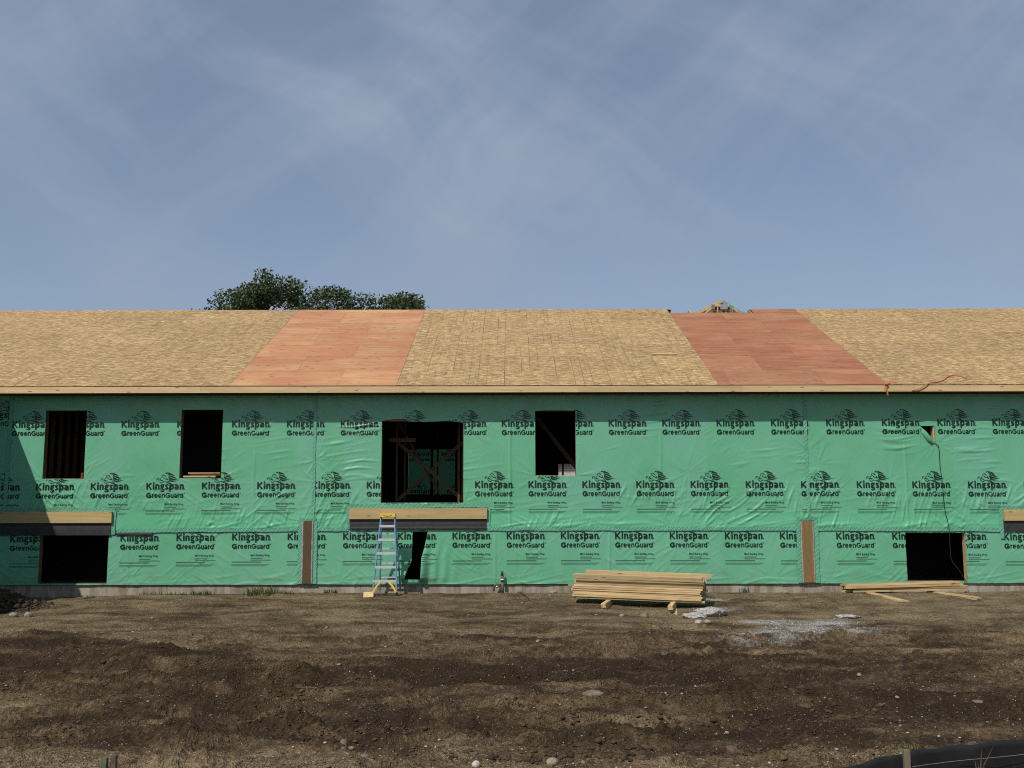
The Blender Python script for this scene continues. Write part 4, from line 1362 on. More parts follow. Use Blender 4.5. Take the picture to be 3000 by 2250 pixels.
# ------------------------------------------------------------------ small cross gable framing behind the ridge
cg = empty('gable_frame'); cg.parent = B
GY0 = 9.0
bar('rafter', (5.9, GY0, 8.09), (6.86, GY0, 8.555), .05, .10, M['pine'], cg)
bar('rafter', (6.90, GY0 + .06, 8.55), (7.62, GY0 + .06, 8.10), .05, .10, M['blueboard'], cg)
tri = [(6.02, GY0 + .03, 7.6), (7.55, GY0 + .03, 7.6), (7.40, GY0 + .03, 8.17), (6.88, GY0 + .03, 8.50), (6.15, GY0 + .03, 8.15)]
obj('gable_sheathing', raw_mesh('gable_sheathing', tri + [(a_, b_ + .02, c_) for a_, b_, c_ in tri], [(0, 1, 2, 3, 4), (9, 8, 7, 6, 5)] + [(i, i + 5, (i + 1) % 5 + 5, (i + 1) % 5) for i in range(5)], M['tanwood']), cg)
bar('collar_tie', (6.50, GY0 - .04, 8.40), (7.08, GY0 - .04, 8.40), .03, .07, M['pine'], cg)
for x, zt in ((6.38, 8.30), (6.72, 8.38), (6.86, 8.38), (6.99, 8.36), (7.2, 8.3)):
    bar('gable_stud', (x, GY0 - .02, 7.6), (x, GY0 - .02, zt), .04, .06, M['pine'], cg)
for xa, xb, zt, zb in ((6.50, 6.62, 8.42, 8.26), (6.80, 7.04, 8.42, 8.26)):
    n = 13
    xs_ = np.linspace(xa, xb, n)
    V = []
    for i, x in enumerate(xs_):
        y = GY0 - .10 - (.02 if i % 2 else 0)
        V += [(x, y, zb), (x, y, zt)]
    obj('corrugated_sheet', raw_mesh('corrugated_sheet', V, [(2 * i, 2 * i + 2, 2 * i + 3, 2 * i + 1) for i in range(n - 1)], M['steel']), cg)
bar('gable_board', (7.14, GY0 - .05, 8.36), (7.14, GY0 - .05, 7.7), .02, .16, M['blueboard'], cg)
bar('brace', (6.30, GY0 - .08, 8.14), (6.52, GY0 - .08, 8.30), .03, .05, M['pine'], cg)
bar('brace', (7.24, GY0 - .08, 8.30), (7.36, GY0 - .08, 8.18), .03, .05, M['pine'], cg)


# ------------------------------------------------------------------ stepladder
def make_ladder():
    x0, y0 = -2.745, -1.08
    z0 = gh(x0, y0) + .004
    z0 = 0.075
    L = empty('stepladder', (x0, y0, z0))
    tag(L, 'blue fibreglass stepladder with yellow top standing against the wall', 'stepladder')
    H = 1.68
    lean = 0.40          # front rails lean in by this much at the top
    wb, wt = 0.262, 0.150

    def fp(s, h):        # point on the front rail
        t = h / H
        return Vector((s * (wb + (wt - wb) * t), lean * t, h))

    def rp(s, h):
        t = h / H
        return Vector((s * (wb - .03 + (wt - wb + .03) * t), 0.98 - (0.98 - lean - .08) * t, h))
    for s in (-1, 1):
        a, e = fp(s, 0.03), fp(s, H - .02)
        d = (e - a)
        # channel rail: web and two flanges
        V, F_ = [], []
        for p in (a, e):
            for dx, dy in ((0, -.038), (s * -.026, -.038), (s * -.026, -.034), (s * -.004, -.034), (s * -.004, .034), (s * -.026, .034), (s * -.026, .038), (0, .038)):
                V.append((p.x + dx + s * .012, p.y + dy, p.z))
        for j in range(8):
            j2 = (j + 1) % 8
            F_.append((j, j2, 8 + j2, 8 + j) if s < 0 else (j, 8 + j, 8 + j2, j2))
        F_ += [tuple(range(8)), tuple(range(15, 7, -1))]
        obj('front_rail', raw_mesh('front_rail', V, F_, M['fibreglass']), L)
        box('foot', fp(s, 0).x - .024, fp(s, 0).x + .024, -.045, .045, -.008, .045, M['black'], L)
        bar('rear_rail', rp(s, 0.0), rp(s, H - .05), .03, .045, M['fibreglass'], L)
        # curved yellow knee brace under the lowest step
        P = catmull([(s * (wb - .02), -.05, .05), (s * (wb - .055), -.045, .13), (s * (wb - .12), -.03, .215), (s * (wb - .175), -.02, .27)], 5)
        V, F_ = [], []
        for i, p in enumerate(P):
            t = (P[min(i + 1, len(P) - 1)] - P[max(i - 1, 0)]).normalized()
            nn = Vector((t.z, 0, -t.x)) * .02
            V += [tuple(p + nn), tuple(p - nn), tuple(p - nn + Vector((0, .03, 0))), tuple(p + nn + Vector((0, .03, 0)))]
        for i in range(len(P) - 1):
            for j in range(4):
                j2 = (j + 1) % 4
                F_.append((i * 4 + j, i * 4 + j2, i * 4 + 4 + j2, i * 4 + 4 + j))
        obj('knee_brace', raw_mesh('knee_brace', V, F_, M['yellow']), L)
        # folding spreader
        bar('spreader', fp(s, 0.86) + Vector((0, .03, 0)), rp(s, 0.92), .006, .022, M['alu'], L)
    for i in range(5):
        h = 0.292 * (i + 1)
        a = fp(1, h)
        st = box('step', -a.x - .004, a.x + .004, a.y - .045, a.y + .04, h - .012, h + .012, M['alu'], L)
        lip = box('step_lip', -a.x - .004, a.x + .004, a.y - .0475, a.y - .0455, h - .036, h + .011, M['alu'], L)
        if i in (0, 3):
            for s in (-1, 1):
                bar('step_brace', (s * a.x * .98, a.y - .03, h - .11), (s * (a.x - .085), a.y - .03, h - .012), .006, .016, M['alu'], L)
    for h in (0.30, 0.62, 0.95, 1.28):
        a = rp(1, h)
        box('rear_brace', -a.x, a.x, a.y - .012, a.y + .012, h - .014, h + .014, M['alu'], L)
    # top cap with a recessed tray and handle mark
    bm = bmesh.new()
    bmesh.ops.create_cube(bm, size=1)
    bmesh.ops.scale(bm, vec=(0.352, 0.20, 0.085), verts=bm.verts)
    for v in bm.verts:
        if v.co.z > 0:
            v.co.x *= 0.955; v.co.y *= 0.95
    bmesh.ops.bevel(bm, geom=bm.edges[:], offset=.009, segments=2, affect='EDGES')
    me = bpy.data.meshes.new('top_cap'); bm.to_mesh(me); bm.free(); me.materials.append(M['yellow'])
    cap = obj('top_cap', me, L, (0, lean + .02, H + .0))
    V, F_ = tube_vf([(-.10, -.1, .012), (-.07, -.102, .012), (-.06, -.102, -.008), (0, -.102, -.014), (.06, -.102, -.008), (.07, -.102, .012), (.10, -.1, .012)], .005, 6)
    obj('cap_marking', raw_mesh('cap_marking', V, F_, M['black']), cap)
    return L


make_ladder()

# scrap of sheathing lying by the ladder's foot
sx, sy = -3.06, -1.30
o = obj('board_scrap', bar_mesh(.21, .22, .012, M['scrap']), None, (sx, sy, gh(sx, sy) + .045), (math.radians(24), math.radians(-3), 0.1))
tag(o, 'small square offcut of pale sheathing on the soil by the ladder foot', 'offcut')


# ------------------------------------------------------------------ stacked lumber
def place_board(name, L, W, H, loc, yaw, tilt, m, label, group, cat='board'):
    o = obj(name, bar_mesh(L, W, H, m), None, loc, (0, tilt, yaw))
    return tag(o, label, cat, group)


yaw = math.radians(-14)
ux = Vector((math.cos(yaw), math.sin(yaw), 0)); uy = Vector((-math.sin(yaw), math.cos(yaw), 0))
cen = Vector((2.48, -2.62, 0.0))          # middle of the front bottom edge
zb = 0.088
NL = 12
tiltp = math.radians(1.0)
GRP1 = 'boards in the tall stack'
ORD = ['first', 'second', 'third', 'fourth', 'fifth', 'sixth', 'seventh', 'eighth', 'ninth', 'tenth', 'eleventh', 'lowest']
for lay in range(NL):
    ncol = 5 if lay < NL - 1 else 4
    for c in range(ncol):
        end = random.uniform(-.05, .05) + (0.10 if (c > 2 and random.random() < .4) else 0)
        yoff = 0.045 + c * 0.0905 + (random.uniform(-.034, .018) if c == 0 else random.uniform(-.004, .004)) * (lay > 0)
        z = zb + .019 + lay * 0.0400 + random.uniform(0, .0012)
        p = cen + ux * end + uy * yoff + Vector((0, 0, z))
        lab = ['', 'second', 'third', 'fourth', 'rearmost'][c] + ' board back in the ' + ORD[NL - 1 - lay] + ' layer from the top of the tall lumber stack'
        if c == 0:
            lab = ORD[NL - 1 - lay] + ' board from the top on the front face of the tall lumber stack'
        if lay == NL - 1 and c == 0:
            lab = 'top front board of the tall lumber stack'
        place_board('lumber_board', 2.56, 0.089, 0.0378, p, yaw + random.uniform(-.006, .006), tiltp + random.uniform(-.002, .002), M['pine'], lab, GRP1)
p = cen + ux * 0.17 + uy * 0.50 + Vector((0, 0, zb + NL * .0394 + .018))
o = place_board('lumber_board', 2.56, 0.038, 0.089, p, yaw - .01, tiltp * 1.1, M['pine'], 'board standing on edge along the back of the tall lumber stack', GRP1)
p = cen + ux * -0.22 + uy * 0.30 + Vector((0, 0, zb + .019 + 5 * .0382))
o = place_board('lumber_board', 2.56, 0.0885, 0.0375, p + uy * .3, yaw, tiltp, M['pine'], 'board sticking out of the left end of the tall lumber stack', GRP1)
for k, t in enumerate((-0.57, 0.72)):
    c0 = cen + ux * t
    f0 = c0 - uy * (0.72 + .08 * k); f1 = c0 + uy * 0.55
    zt = zb - .0195 + (0.0 if k else .004)
    side = 'left' if k == 0 else 'right'
    o = bar('bearer', f0 + Vector((0, 0, zt)), f1 + Vector((0, 0, zt + .002)), .089, .037, M['pine'])
    tag(o, f'upper {side} bearer board under the tall lumber stack', 'board', 'bearers')
    o = bar('bearer', f0 + ux * .01 + Vector((0, 0, zt - .04)), f1 + Vector((0, 0, zt - .038)), .087, .037, M['pine'])
    tag(o, f'lower {side} bearer board under the tall lumber stack', 'board', 'bearers')
    o = bar('bearer', f0 + ux * .012 + uy * .03 + Vector((0, 0, zt - .082)), f1 + Vector((0, 0, zt - .078)), .089, .037, M['pine'])
    tag(o, f'muddy lowest {side} bearer board under the tall lumber stack', 'board', 'bearers')
o = bar('bearer', cen + ux * .82 - uy * .78 + Vector((0, 0, -.075)), cen + ux * .74 + Vector((0, 0, -.02)), .07, .03, M['pine'])
tag(o, 'thin pale offcut leaning beside the right bearer', 'offcut')

GRP2 = 'boards in the low pile'
a0 = Vector((7.22, -1.34, 0)); a1 = Vector((9.86, -0.98, 0))
d2 = (a1 - a0).normalized(); n2 = Vector((-d2.y, d2.x, 0))
yaw2 = math.atan2(d2.y, d2.x)
zg = 0.145
for lay in range(4):
    for c in range(5 if lay < 2 else 4):
        L = 2.60
        end = random.uniform(-.14, .24)
        p = a0 + d2 * (1.25 + end) + n2 * (0.05 + c * .092 + (random.uniform(-.05, .03) if lay else 0) + (0.03 if lay == 3 else 0)) + Vector((0, 0, zg + lay * .044))
        place_board('lumber_board', L, .089, .0378, p, yaw2 + random.uniform(-.035, .03), random.uniform(-.014, -.002), M['pine'],
                    ['front', 'second', 'third', 'fourth', 'rearmost'][c] + ' board of the ' + ['bottom', 'second', 'third', 'top'][lay] + ' layer in the low lumber pile', GRP2)
for (pa, pb), lab, dz in ((((7.55, -1.2), (7.88, -2.25)), 'left bearer board poking out from under the low lumber pile', 0), (((7.64, -1.2), (7.99, -2.32)), 'second left bearer board beside the first under the low pile', .0),
                          (((9.00, -0.9), (9.58, -2.0)), 'right bearer board poking out from under the low lumber pile', 0.02)):
    za, zb_ = gh(*pa) + .035, gh(*pb) + .03 + dz
    za = min(za, zg - .04)
    o = bar('bearer', (pa[0], pa[1], za), (pb[0], pb[1], zb_), .089, .037, M['pine'])
    tag(o, lab, 'board', 'bearers')
o = bar('bearer', (9.02, -0.92, zg - .062), (9.57, -1.98, gh(9.57, -1.98) + .008), .088, .036, M['pine'])
tag(o, 'lower right bearer board lying flat under the low lumber pile', 'board', 'bearers')
o = obj('lumber_block', bar_mesh(.16, .20, .038, M['pine']), None, (7.25, -1.12, .155), (0, 0, .25))
tag(o, 'short yellow block end at the left of the low lumber pile', 'offcut')

# three short boards on the second window sill
for i, (xa, xb, z, y) in enumerate(((-7.53, -6.80, 2.638, .06), (-7.40, -6.68, 2.677, .10), (-7.42, -6.70, 2.714, .05))):
    o = bar('lumber_offcut', (xa, y, z), (xb, y + .02, z + (.004 if i == 2 else 0)), .089, .036, M['pine'])
    tag(o, ['lowest', 'middle', 'top'][i] + ' short board lying on the sill of the second window', 'board', 'boards on the window sill')

# drinks can on the left window sill
th = np.linspace(0, 2 * np.pi, 17)[:-1]
prof = [(0.026, 0), (0.032, .006), (0.032, .105), (0.026, .118), (0.024, .118)]
V = [(r * math.cos(t), r * math.sin(t), z) for r, z in prof for t in th]
F_ = [(i * 16 + j, i * 16 + (j + 1) % 16, (i + 1) * 16 + (j + 1) % 16, (i + 1) * 16 + j) for i in range(4) for j in range(16)] + [tuple(range(64, 80)), tuple(range(15, -1, -1))]
o = obj('drink_can', raw_mesh('drink_can', V, F_, M['red'], smooth=False), None, (-9.86, .06, 2.609))
tag(o, 'small red drinks can on the sill of the leftmost window', 'can')

# ------------------------------------------------------------------ things by the foot of the wall
pz = gh(-.2, -.12)
PI_ = empty('pipe_stub', (-0.215, -0.13, pz))
tag(PI_, 'dark vertical pipe stub with white band at the foot of the wall', 'pipe')
hp = 0.50 - pz
tube('pipe', [(0.0, 0, -.05), (-.012, 0, hp * .55)], .030, M['metal_pipe'], PI_, 12)
tube('coupling', [(-.012, 0, hp * .52), (-.014, 0, hp * .8)], .034, M['metal_pipe'], PI_, 12)
tube('band', [(-.0125, 0, hp * .60), (-.013, 0, hp * .66)], .038, M['white'], PI_, 12)
tube('cap', [(-.014, 0, hp * .80), (-.013, 0, hp * .9), (-.011, 0, hp)], [.032, .026, .022], M['black'], PI_, 12)
pts = [(-0.345 + .075 * math.cos(t), -0.10, 0.135 + .10 * math.sin(t)) for t in np.linspace(-.5, math.pi + .5, 14)]
o = tube('hose_loop', [(x - 0, y, z + pz - .03) for x, y, z in pts], .022, M['metal_pipe'], None, 8)
tag(o, 'grey hose loop standing beside the pipe stub', 'hose')
hub = tube('hose_core', [(-0.345, -.125, .145 + pz), (-0.345, -.06, .145 + pz)], .03, M['steel'], o, 10)

pts = [(0.10, -1.0), (0.20, -1.2), (0.30, -1.55), (0.38, -2.0), (0.52, -2.35)]
o = tube('stick', [(x, y, gh(x, y) + .03 + .02 * math.sin(i * 1.3)) for i, (x, y) in enumerate(pts)], [.010, .018, .020, .018, .008], M['bark'], None, 7)
tag(o, 'curved brown stick lying on the soil in front of the pipe', 'stick')

# cable from the small cut to the basement opening
cb = [(9.70, -.03, 3.36), (9.755, -.06, 3.30), (9.775, -.05, 3.20), (9.78, -.045, 2.84), (9.805, -.045, 2.52), (9.83, -.05, 1.88), (9.885, -.05, 1.57), (9.91, -.05, 1.31), (9.905, -.05, 1.0), (9.925, -.05, .72), (10.09, -.07, .47), (10.20, -.10, .25), (10.24, -.2, .15)]
o = tube('cable', catmull(cb, 5), .0085, M['black'], None, 6)
tag(o, 'thin black cable hanging down the wall over the right basement opening', 'cable')


# strap and rope on the eave
def ribbon(name, pts, wd, m, parent=None):
    P = catmull(pts, 6)
    V, F_ = [], []
    for i, p in enumerate(P):
        t = (P[min(i + 1, len(P) - 1)] - P[max(i - 1, 0)]).normalized()
        n = Vector((0, -.6, .8)).cross(t).normalized() * wd / 2
        k = Vector((0, -.6, .8)) * .004
        V += [tuple(p + n), tuple(p - n), tuple(p - n - k), tuple(p + n - k)]
    for i in range(len(P) - 1):
        for j in range(4):
            F_.append((i * 4 + j, i * 4 + (j + 1) % 4, i * 4 + 4 + (j + 1) % 4, i * 4 + 4 + j))
    return obj(name, raw_mesh(name, V, F_, m), parent)


st = empty('safety_strap', (8.47, Y_EAVE, 4.6))
tag(st, 'orange webbing strap knotted over the eave at the red panels', 'strap')
loc = lambda pts: [(x - 8.47, y - Y_EAVE, z - 4.6) for x, y, z in pts]
ribbon('strap_tail', loc([(8.46, -.535, 4.68), (8.455, -.53, 4.60), (8.47, -.525, 4.50), (8.48, -.52, 4.42)]), .035, M['orange'], st)
ribbon('strap_tail', loc([(8.43, -.53, 4.66), (8.435, -.528, 4.58), (8.425, -.523, 4.50)]), .03, M['orange'], st)
tube('knot', loc([(8.42, -.53, 4.665), (8.46, -.545, 4.675), (8.50, -.53, 4.66)]), [.018, .03, .016], M['orange'], st, 8)
ribbon('strap_loop', loc([(8.46, -.52, 4.69), (8.58, -.44, 4.73), (8.70, -.40, 4.745), (8.76, -.42, 4.74)]), .03, M['orange'], st)
rp_ = [(9.03, -.515, 4.525), (9.20, -.53, 4.57), (9.36, -.53, 4.66), (9.48, -.49, 4.71)]
rp_ += [tuple(Vector(roof_pt(x, s, .02))) for x, s in ((9.62, .10), (9.85, .25), (10.05, .50), (10.22, .64), (10.38, .60), (10.46, .42))]
o = tube('rope', catmull(rp_, 6), .011, M['orange'], None, 7)
tag(o, 'orange rope curling over the fascia onto the right roof panels', 'rope')

# loose lumber, scraps and a plank end on the roof
pa, pb = Vector(roof_pt(3.50, 2.53, .022)), Vector(roof_pt(4.12, 2.53, .022))
o = bar('roof_cleat', pa, pb, .10, .04, M['pine'], None, roll=ANG)
tag(o, 'short board lying across the middle roof panels', 'board')
o = bar('plank_end', (-4.60, Y_RIDGE + .05, Z_RIDGE - .25), (-4.40, Y_RIDGE + .15, Z_RIDGE + .14), .10, .03, M['blueboard'])
tag(o, 'grey plank end poking up over the ridge in front of the trees', 'plank')
for i, (x, s) in enumerate(((-10.01, 6.23), (-9.40, 6.24))):
    o = obj('paper_scrap', bar_mesh(.09, .05, .006, M['white']), None, roof_pt(x, s, .006), (ANG, 0, .3 * i))
    tag(o, ['left', 'right'][i] + ' white scrap near the ridge of the left roof panels', 'scrap')


# ------------------------------------------------------------------ stones, clods, gravel
def ico(sub):
    bm = bmesh.new()
    bmesh.ops.create_icosphere(bm, subdivisions=sub, radius=1)
    V = np.array([v.co[:] for v in bm.verts]); F_ = np.array([[v.index for v in f.verts] for f in bm.faces])
    bm.free()
    return V, F_


ICO1, ICO2, ICO3 = ico(1), ico(2), ico(3)


def lumps(name, pos, size, tone, base, flat=0.65, jag=0.25, sink=0.25, smooth=False, mat_=None):
    V0, F0 = base
    n, k = len(pos), len(V0)
    th = RNG.random(n) * 2 * np.pi
    jit = 1 + jag * (RNG.random((n, k, 1)) - 0.5) * 2
    P = V0[None] * jit
    sc = np.stack([size * RNG.uniform(.8, 1.25, n), size * RNG.uniform(.7, 1.1, n), size * flat * RNG.uniform(.7, 1.2, n)], 1)
    P = P * sc[:, None, :]
    c, s = np.cos(th)[:, None], np.sin(th)[:, None]
    X = P[:, :, 0] * c - P[:, :, 1] * s; Y = P[:, :, 0] * s + P[:, :, 1] * c
    Z = P[:, :, 2]
    zz_ = pos[:, 2] + sc[:, 2] * (1 - 2 * sink)
    P = np.stack([X + pos[:, :1], Y + pos[:, 1:2], Z + zz_[:, None]], 2).reshape(-1, 3)
    F_ = (F0[None] + (np.arange(n) * k)[:, None, None]).reshape(-1, 3)
    me = raw_mesh(name, P, F_, mat_ or M['pieces'], smooth=smooth)
    a = me.attributes.new('tone', 'FLOAT_COLOR', 'POINT')
    col = np.ones((n, k, 4), np.float32); col[:, :, :3] = tone[:, None, :]
    a.data.foreach_set('color', col.ravel())
    return me


def on_ground(n, fn, xr=None):
    """random points on the visible yard; fn gives the keep probability"""
    out = []
    while len(out) < n:
        y = RNG.uniform(-15.6, -0.2, n * 3)
        hw = 0.56 * (22.5 + y) + 1.2
        x = RNG.uniform(-1, 1, n * 3) * np.minimum(hw, 12.4)
        p = fn(x, y)
        k = RNG.random(n * 3) < p * (0.25 + hw / 14)
        out += list(zip(x[k], y[k]))
    a = np.array(out[:n])
    return np.column_stack([a, ground_h(a[:, 0], a[:, 1])])


def nearbias(y, near=1.0, farv=0.25):
    return farv + (near - farv) * sstep(-6, -13, y)


pos = on_ground(16000, lambda x, y: nearbias(y) * np.clip(1.15 - dryness(x, y), .1, 1) * (0.1 + sstep(-.05, .45, fbm(x * .55, y * .9, 2, 21))))
dr = dryness(pos[:, 0], pos[:, 1])[:, None]
tone = np.array([[.068, .044, .024]]) * (0.6 + 0.8 * RNG.random((len(pos), 1))) + np.clip(dr - .3, 0, 1) * np.array([[.14, .105, .064]])
tag(obj('soil_clods', lumps('soil_clods', pos, RNG.lognormal(-4.75, .42, len(pos)), tone, ICO1, .6, .45, .35)), 'small dark clods of soil strewn over the yard', None, None, 'stuff')

# raised crumbly ridges pushed up by the machine, in the foreground
cl_pts = []
for cx, cy, L, ang_, n in ((1.6, -14.05, 2.2, .03, 700), (0.4, -14.0, 1.6, .05, 260), (-1.0, -13.4, 1.5, .10, 260), (0.85, -12.8, 1.2, -.08, 160), (3.0, -12.7, 1.6, 0.05, 120), (-2.6, -11.2, 1.8, .15, 200), (-0.4, -10.6, 2.4, .06, 240), (2.2, -11.7, 1.7, -.05, 200), (-4.6, -9.0, 2.4, .05, 160), (5.3, -10.2, 1.0, .1, 120)):
    t = RNG.normal(0, .42, n) * L
    s = RNG.normal(0, .11, n) + .12 * np.sin(t * 3.1)
    cl_pts.append(np.stack([cx + t * math.cos(ang_) - s * math.sin(ang_), cy + t * math.sin(ang_) + s * math.cos(ang_)], 1))
cp = np.vstack(cl_pts)
cp = np.column_stack([cp, ground_h(cp[:, 0], cp[:, 1])])
tone = np.array([[.066, .043, .024]]) * (0.55 + 0.9 * RNG.random((len(cp), 1)))
tag(obj('soil_clods', lumps('soil_clods', cp, RNG.lognormal(-4.45, .45, len(cp)), tone, ICO2, .6, .34, .34)), 'larger dark clods along the crumbled ridges in the foreground', None, None, 'stuff')

pos = on_ground(7500, lambda x, y: nearbias(y, 1, .2) * (0.35 + 1.2 * sstep(.0, .4, fbm(x * .7 + 5, y * 1.1, 2, 91)) + 1.3 * sstep(-13.6, -14.3, y)))
br = RNG.random((len(pos), 1)) ** 1.6
tone = np.array([[.11, .085, .058]]) * (1 - br) + np.array([[.42, .375, .29]]) * br
tag(obj('pebbles', lumps('pebbles', pos, RNG.lognormal(-4.95, .42, len(pos)), tone, ICO1, .6, .2, .3, True)), 'small pale pebbles scattered over the brown soil', None, None, 'stuff')

gp = []
for cx, cy, rx, ry in PATCH:
    n = int(1100 * rx * ry / .35)
    gp.append(np.stack([RNG.normal(cx, rx * .55, n), RNG.normal(cy, ry * .55, n)], 1))
gp = np.vstack(gp)
gp = gp[RNG.random(len(gp)) < np.clip(gritness(gp[:, 0], gp[:, 1]) * 1.6, 0.05, 1)]
gp = np.column_stack([gp, ground_h(gp[:, 0], gp[:, 1])])
br = RNG.random((len(gp), 1))
tone = np.array([[.13, .12, .105]]) * (1 - br) + np.array([[.44, .43, .40]]) * br
tag(obj('gravel', lumps('gravel', gp, RNG.lognormal(-5.05, .4, len(gp)), tone, ICO1, .7, .35, .35)), 'pale grey crushed gravel spilled between the lumber piles', None, None, 'stuff')


def rock(name, x, y, r, label, m, group=None, cat='stone', flat=.6, sub=ICO3, jag=.10, sink=.3, yaw=None, rx=1.0):
    V0, F0 = sub
    sd = random.randint(0, 400)
    d = 1 + jag * 2.2 * fbm(V0[:, 0] * 1.6 + sd, V0[:, 1] * 1.6 + V0[:, 2] * 1.3, 3, sd % 50)
    if cat == 'rubble':
        d = d + .22 * np.abs(fbm(V0[:, 0] * 4 + sd, V0[:, 1] * 4 + V0[:, 2] * 3.7, 4, 11)) - .05
    P = V0 * d[:, None] * np.array([r * rx, r * .8, r * flat])
    me = raw_mesh(name, P, F0, m, smooth=jag < .2)
    o = obj(name, me, None, (x, y, gh(x, y) + r * flat * (1 - 2 * sink)), (random.uniform(-.15, .15), random.uniform(-.15, .15), random.uniform(0, 6.28) if yaw is None else yaw))
    return tag(o, label, cat, group)


rock('stone', 0.86, -11.65, .115, 'broad flat grey stone half buried in the middle foreground', M['drystone'], flat=.30, sink=.42, yaw=.2)
rock('stone', -1.45, -13.80, .04, 'upright brown stone in the left foreground beside a dark hollow', M['drystone'], flat=1.1)
rock('stone', -1.36, -13.93, .03, 'small tan stone touching the upright brown stone', M['drystone'])
rock('stone', -1.22, -14.15, .05, 'pale yellowish flat stone in the left foreground', M['drystone'], flat=.4)
rock('stone', -0.29, -14.50, .04, 'round white stone at the bottom edge near the weeds', M['chalk'], flat=.8)
rock('stone', 0.32, -14.28, .055, 'rounded cream stone on the gritty strip at the bottom', M['stone'], flat=.7)
rock('stone', 5.02, -11.6, .045, 'long pale stone in the soil at the far right', M['drystone'], flat=.5, rx=1.5)
rock('stone', 3.31, -4.7, .085, 'grey rounded lump below the concrete rubble', M['rubble'], flat=.55)
rock('stone', 3.42, -4.95, .07, 'tan rounded stone just below the concrete rubble', M['stone'], flat=.6)
rock('stone', 6.05, -0.35, .09, 'pale stone near the wall right of the tall lumber stack', M['stone'])
rock('stone', 0.92, -0.45, .08, 'pale stone at the wall base right of the pipe stub', M['stone'])
rock('stone', 2.42, -4.10, .09, 'brown stone in front of the tall lumber stack', M['drystone'], flat=.7)
rock('stone', 2.0, -4.2, .05, 'small pale stone in front of the tall lumber stack', M['stone'], flat=.8)
rock('stone', -9.35, -3.75, .09, 'pale rounded stone at the foot of the dirt heap', M['stone'], flat=.7)
rock('stone', -9.05, -3.80, .085, 'tan rounded stone right of the first at the dirt heap', M['stone'], flat=.8)
rock('stone', 1.83, -14.02, .06, 'large brown clod standing out of the crumbled ridge', M['bark'], flat=.8, jag=.22, cat='clod')
ICO3 = ico(5)
rock('concrete_rubble', 3.70, -3.70, .24, 'rough grey lump of spilled concrete beside the tall lumber stack', M['rubble'], flat=.42, jag=.13, sink=.3, yaw=.1, rx=1.35, cat='rubble', sub=ICO3)
rock('concrete_rubble', 3.36, -4.05, .17, 'lower left grey concrete lump merging into the big one', M['rubble'], flat=.36, jag=.13, sink=.33, yaw=.3, rx=1.3, cat='rubble', sub=ICO3)
rock('concrete_rubble', 6.2, -4.0, .15, 'low grey concrete crust between the two lumber piles', M['rubble'], flat=.3, jag=.13, sink=.35, yaw=.1, rx=1.6, cat='rubble', sub=ICO3)
# many alike stones
lone = on_ground(40, lambda x, y: nearbias(y, 1, .35) * (0.4 + sstep(0, .4, fbm(x * .7 + 5, y * 1.1, 2, 91))))
_st = [rock('stone', x, y, 1.0, 'x', M['stone'], sub=ICO2, jag=.12 + .03 * i) for i, (x, y) in enumerate([(0, 0), (1, 1), (2, 2), (3, 3)])]
for i, (x, y, z) in enumerate(lone):
    src = _st[i % 4]
    o = src if i < 4 else link(src.copy())
    r = random.uniform(.020, .042)
    o.scale = (r, r, r)
    o.location = (x, y, z + r * .12)
    o.rotation_euler = (random.uniform(-.3, .3), random.uniform(-.3, .3), random.uniform(0, 6.28))
    tag(o, 'fist sized pale stone lying loose on the bare soil', 'stone', 'loose stones in the yard')

# dirt heap at the left edge
hx, hy = -10.75, -2.6
rr_, tt = np.meshgrid(np.linspace(0, 1, 60), np.linspace(0, 2 * np.pi, 181)[:-1])
X = rr_ * 1.25 * np.cos(tt); Y = rr_ * 1.0 * np.sin(tt)
hgt = 0.38 * (1 - rr_ ** 1.3) ** 1.1 + (0.07 * fbm(X * 4, Y * 4, 4, 201) + 0.16 * np.abs(fbm(X * 6, Y * 6, 3, 203)) - .02) * (1 - rr_) ** .4 * 1.6
Zg = ground_h(X + hx, Y + hy)
P = np.stack([X, Y, Zg + np.maximum(hgt, 0) - 0.015 - .05 * (rr_ > .98)], 2)
n1, n2_ = P.shape[:2]
F_ = [(i * n2_ + j, i * n2_ + j + 1, ((i + 1) % n1) * n2_ + j + 1, ((i + 1) % n1) * n2_ + j) for i in range(n1) for j in range(n2_ - 1)]
hm = raw_mesh('dirt_heap', P.reshape(-1, 3), F_, M['soil'], smooth=True)
hm.attributes.new('dry', 'FLOAT', 'POINT').data.foreach_set('value', np.full(n1 * n2_, .12, np.float32))
hm.attributes.new('grit', 'FLOAT', 'POINT').data.foreach_set('value', np.zeros(n1 * n2_, np.float32))
heap = tag(obj('dirt_heap', hm, None, (hx, hy, 0)), 'dark lumpy heap of dug soil at the left edge by the wall', 'dirt heap')
n = 3200
a = RNG.random(n) * 6.283; r_ = np.sqrt(RNG.random(n)) * 1.15
X = r_ * 1.3 * np.cos(a); Y = r_ * 1.05 * np.sin(a)
zz_ = ground_h(X + hx, Y + hy) + np.maximum(0, 0.38 * (1 - np.minimum(r_, 1) ** 1.3) ** 1.1) - .01
tone = np.array([[.048, .036, .026]]) * (0.6 + 0.9 * RNG.random((n, 1)))
tag(obj('clods', lumps('clods', np.stack([X, Y, zz_], 1), RNG.lognormal(-4.1, .55, n), tone, ICO1, .75, .5, .3), heap), None, None, None, 'stuff')


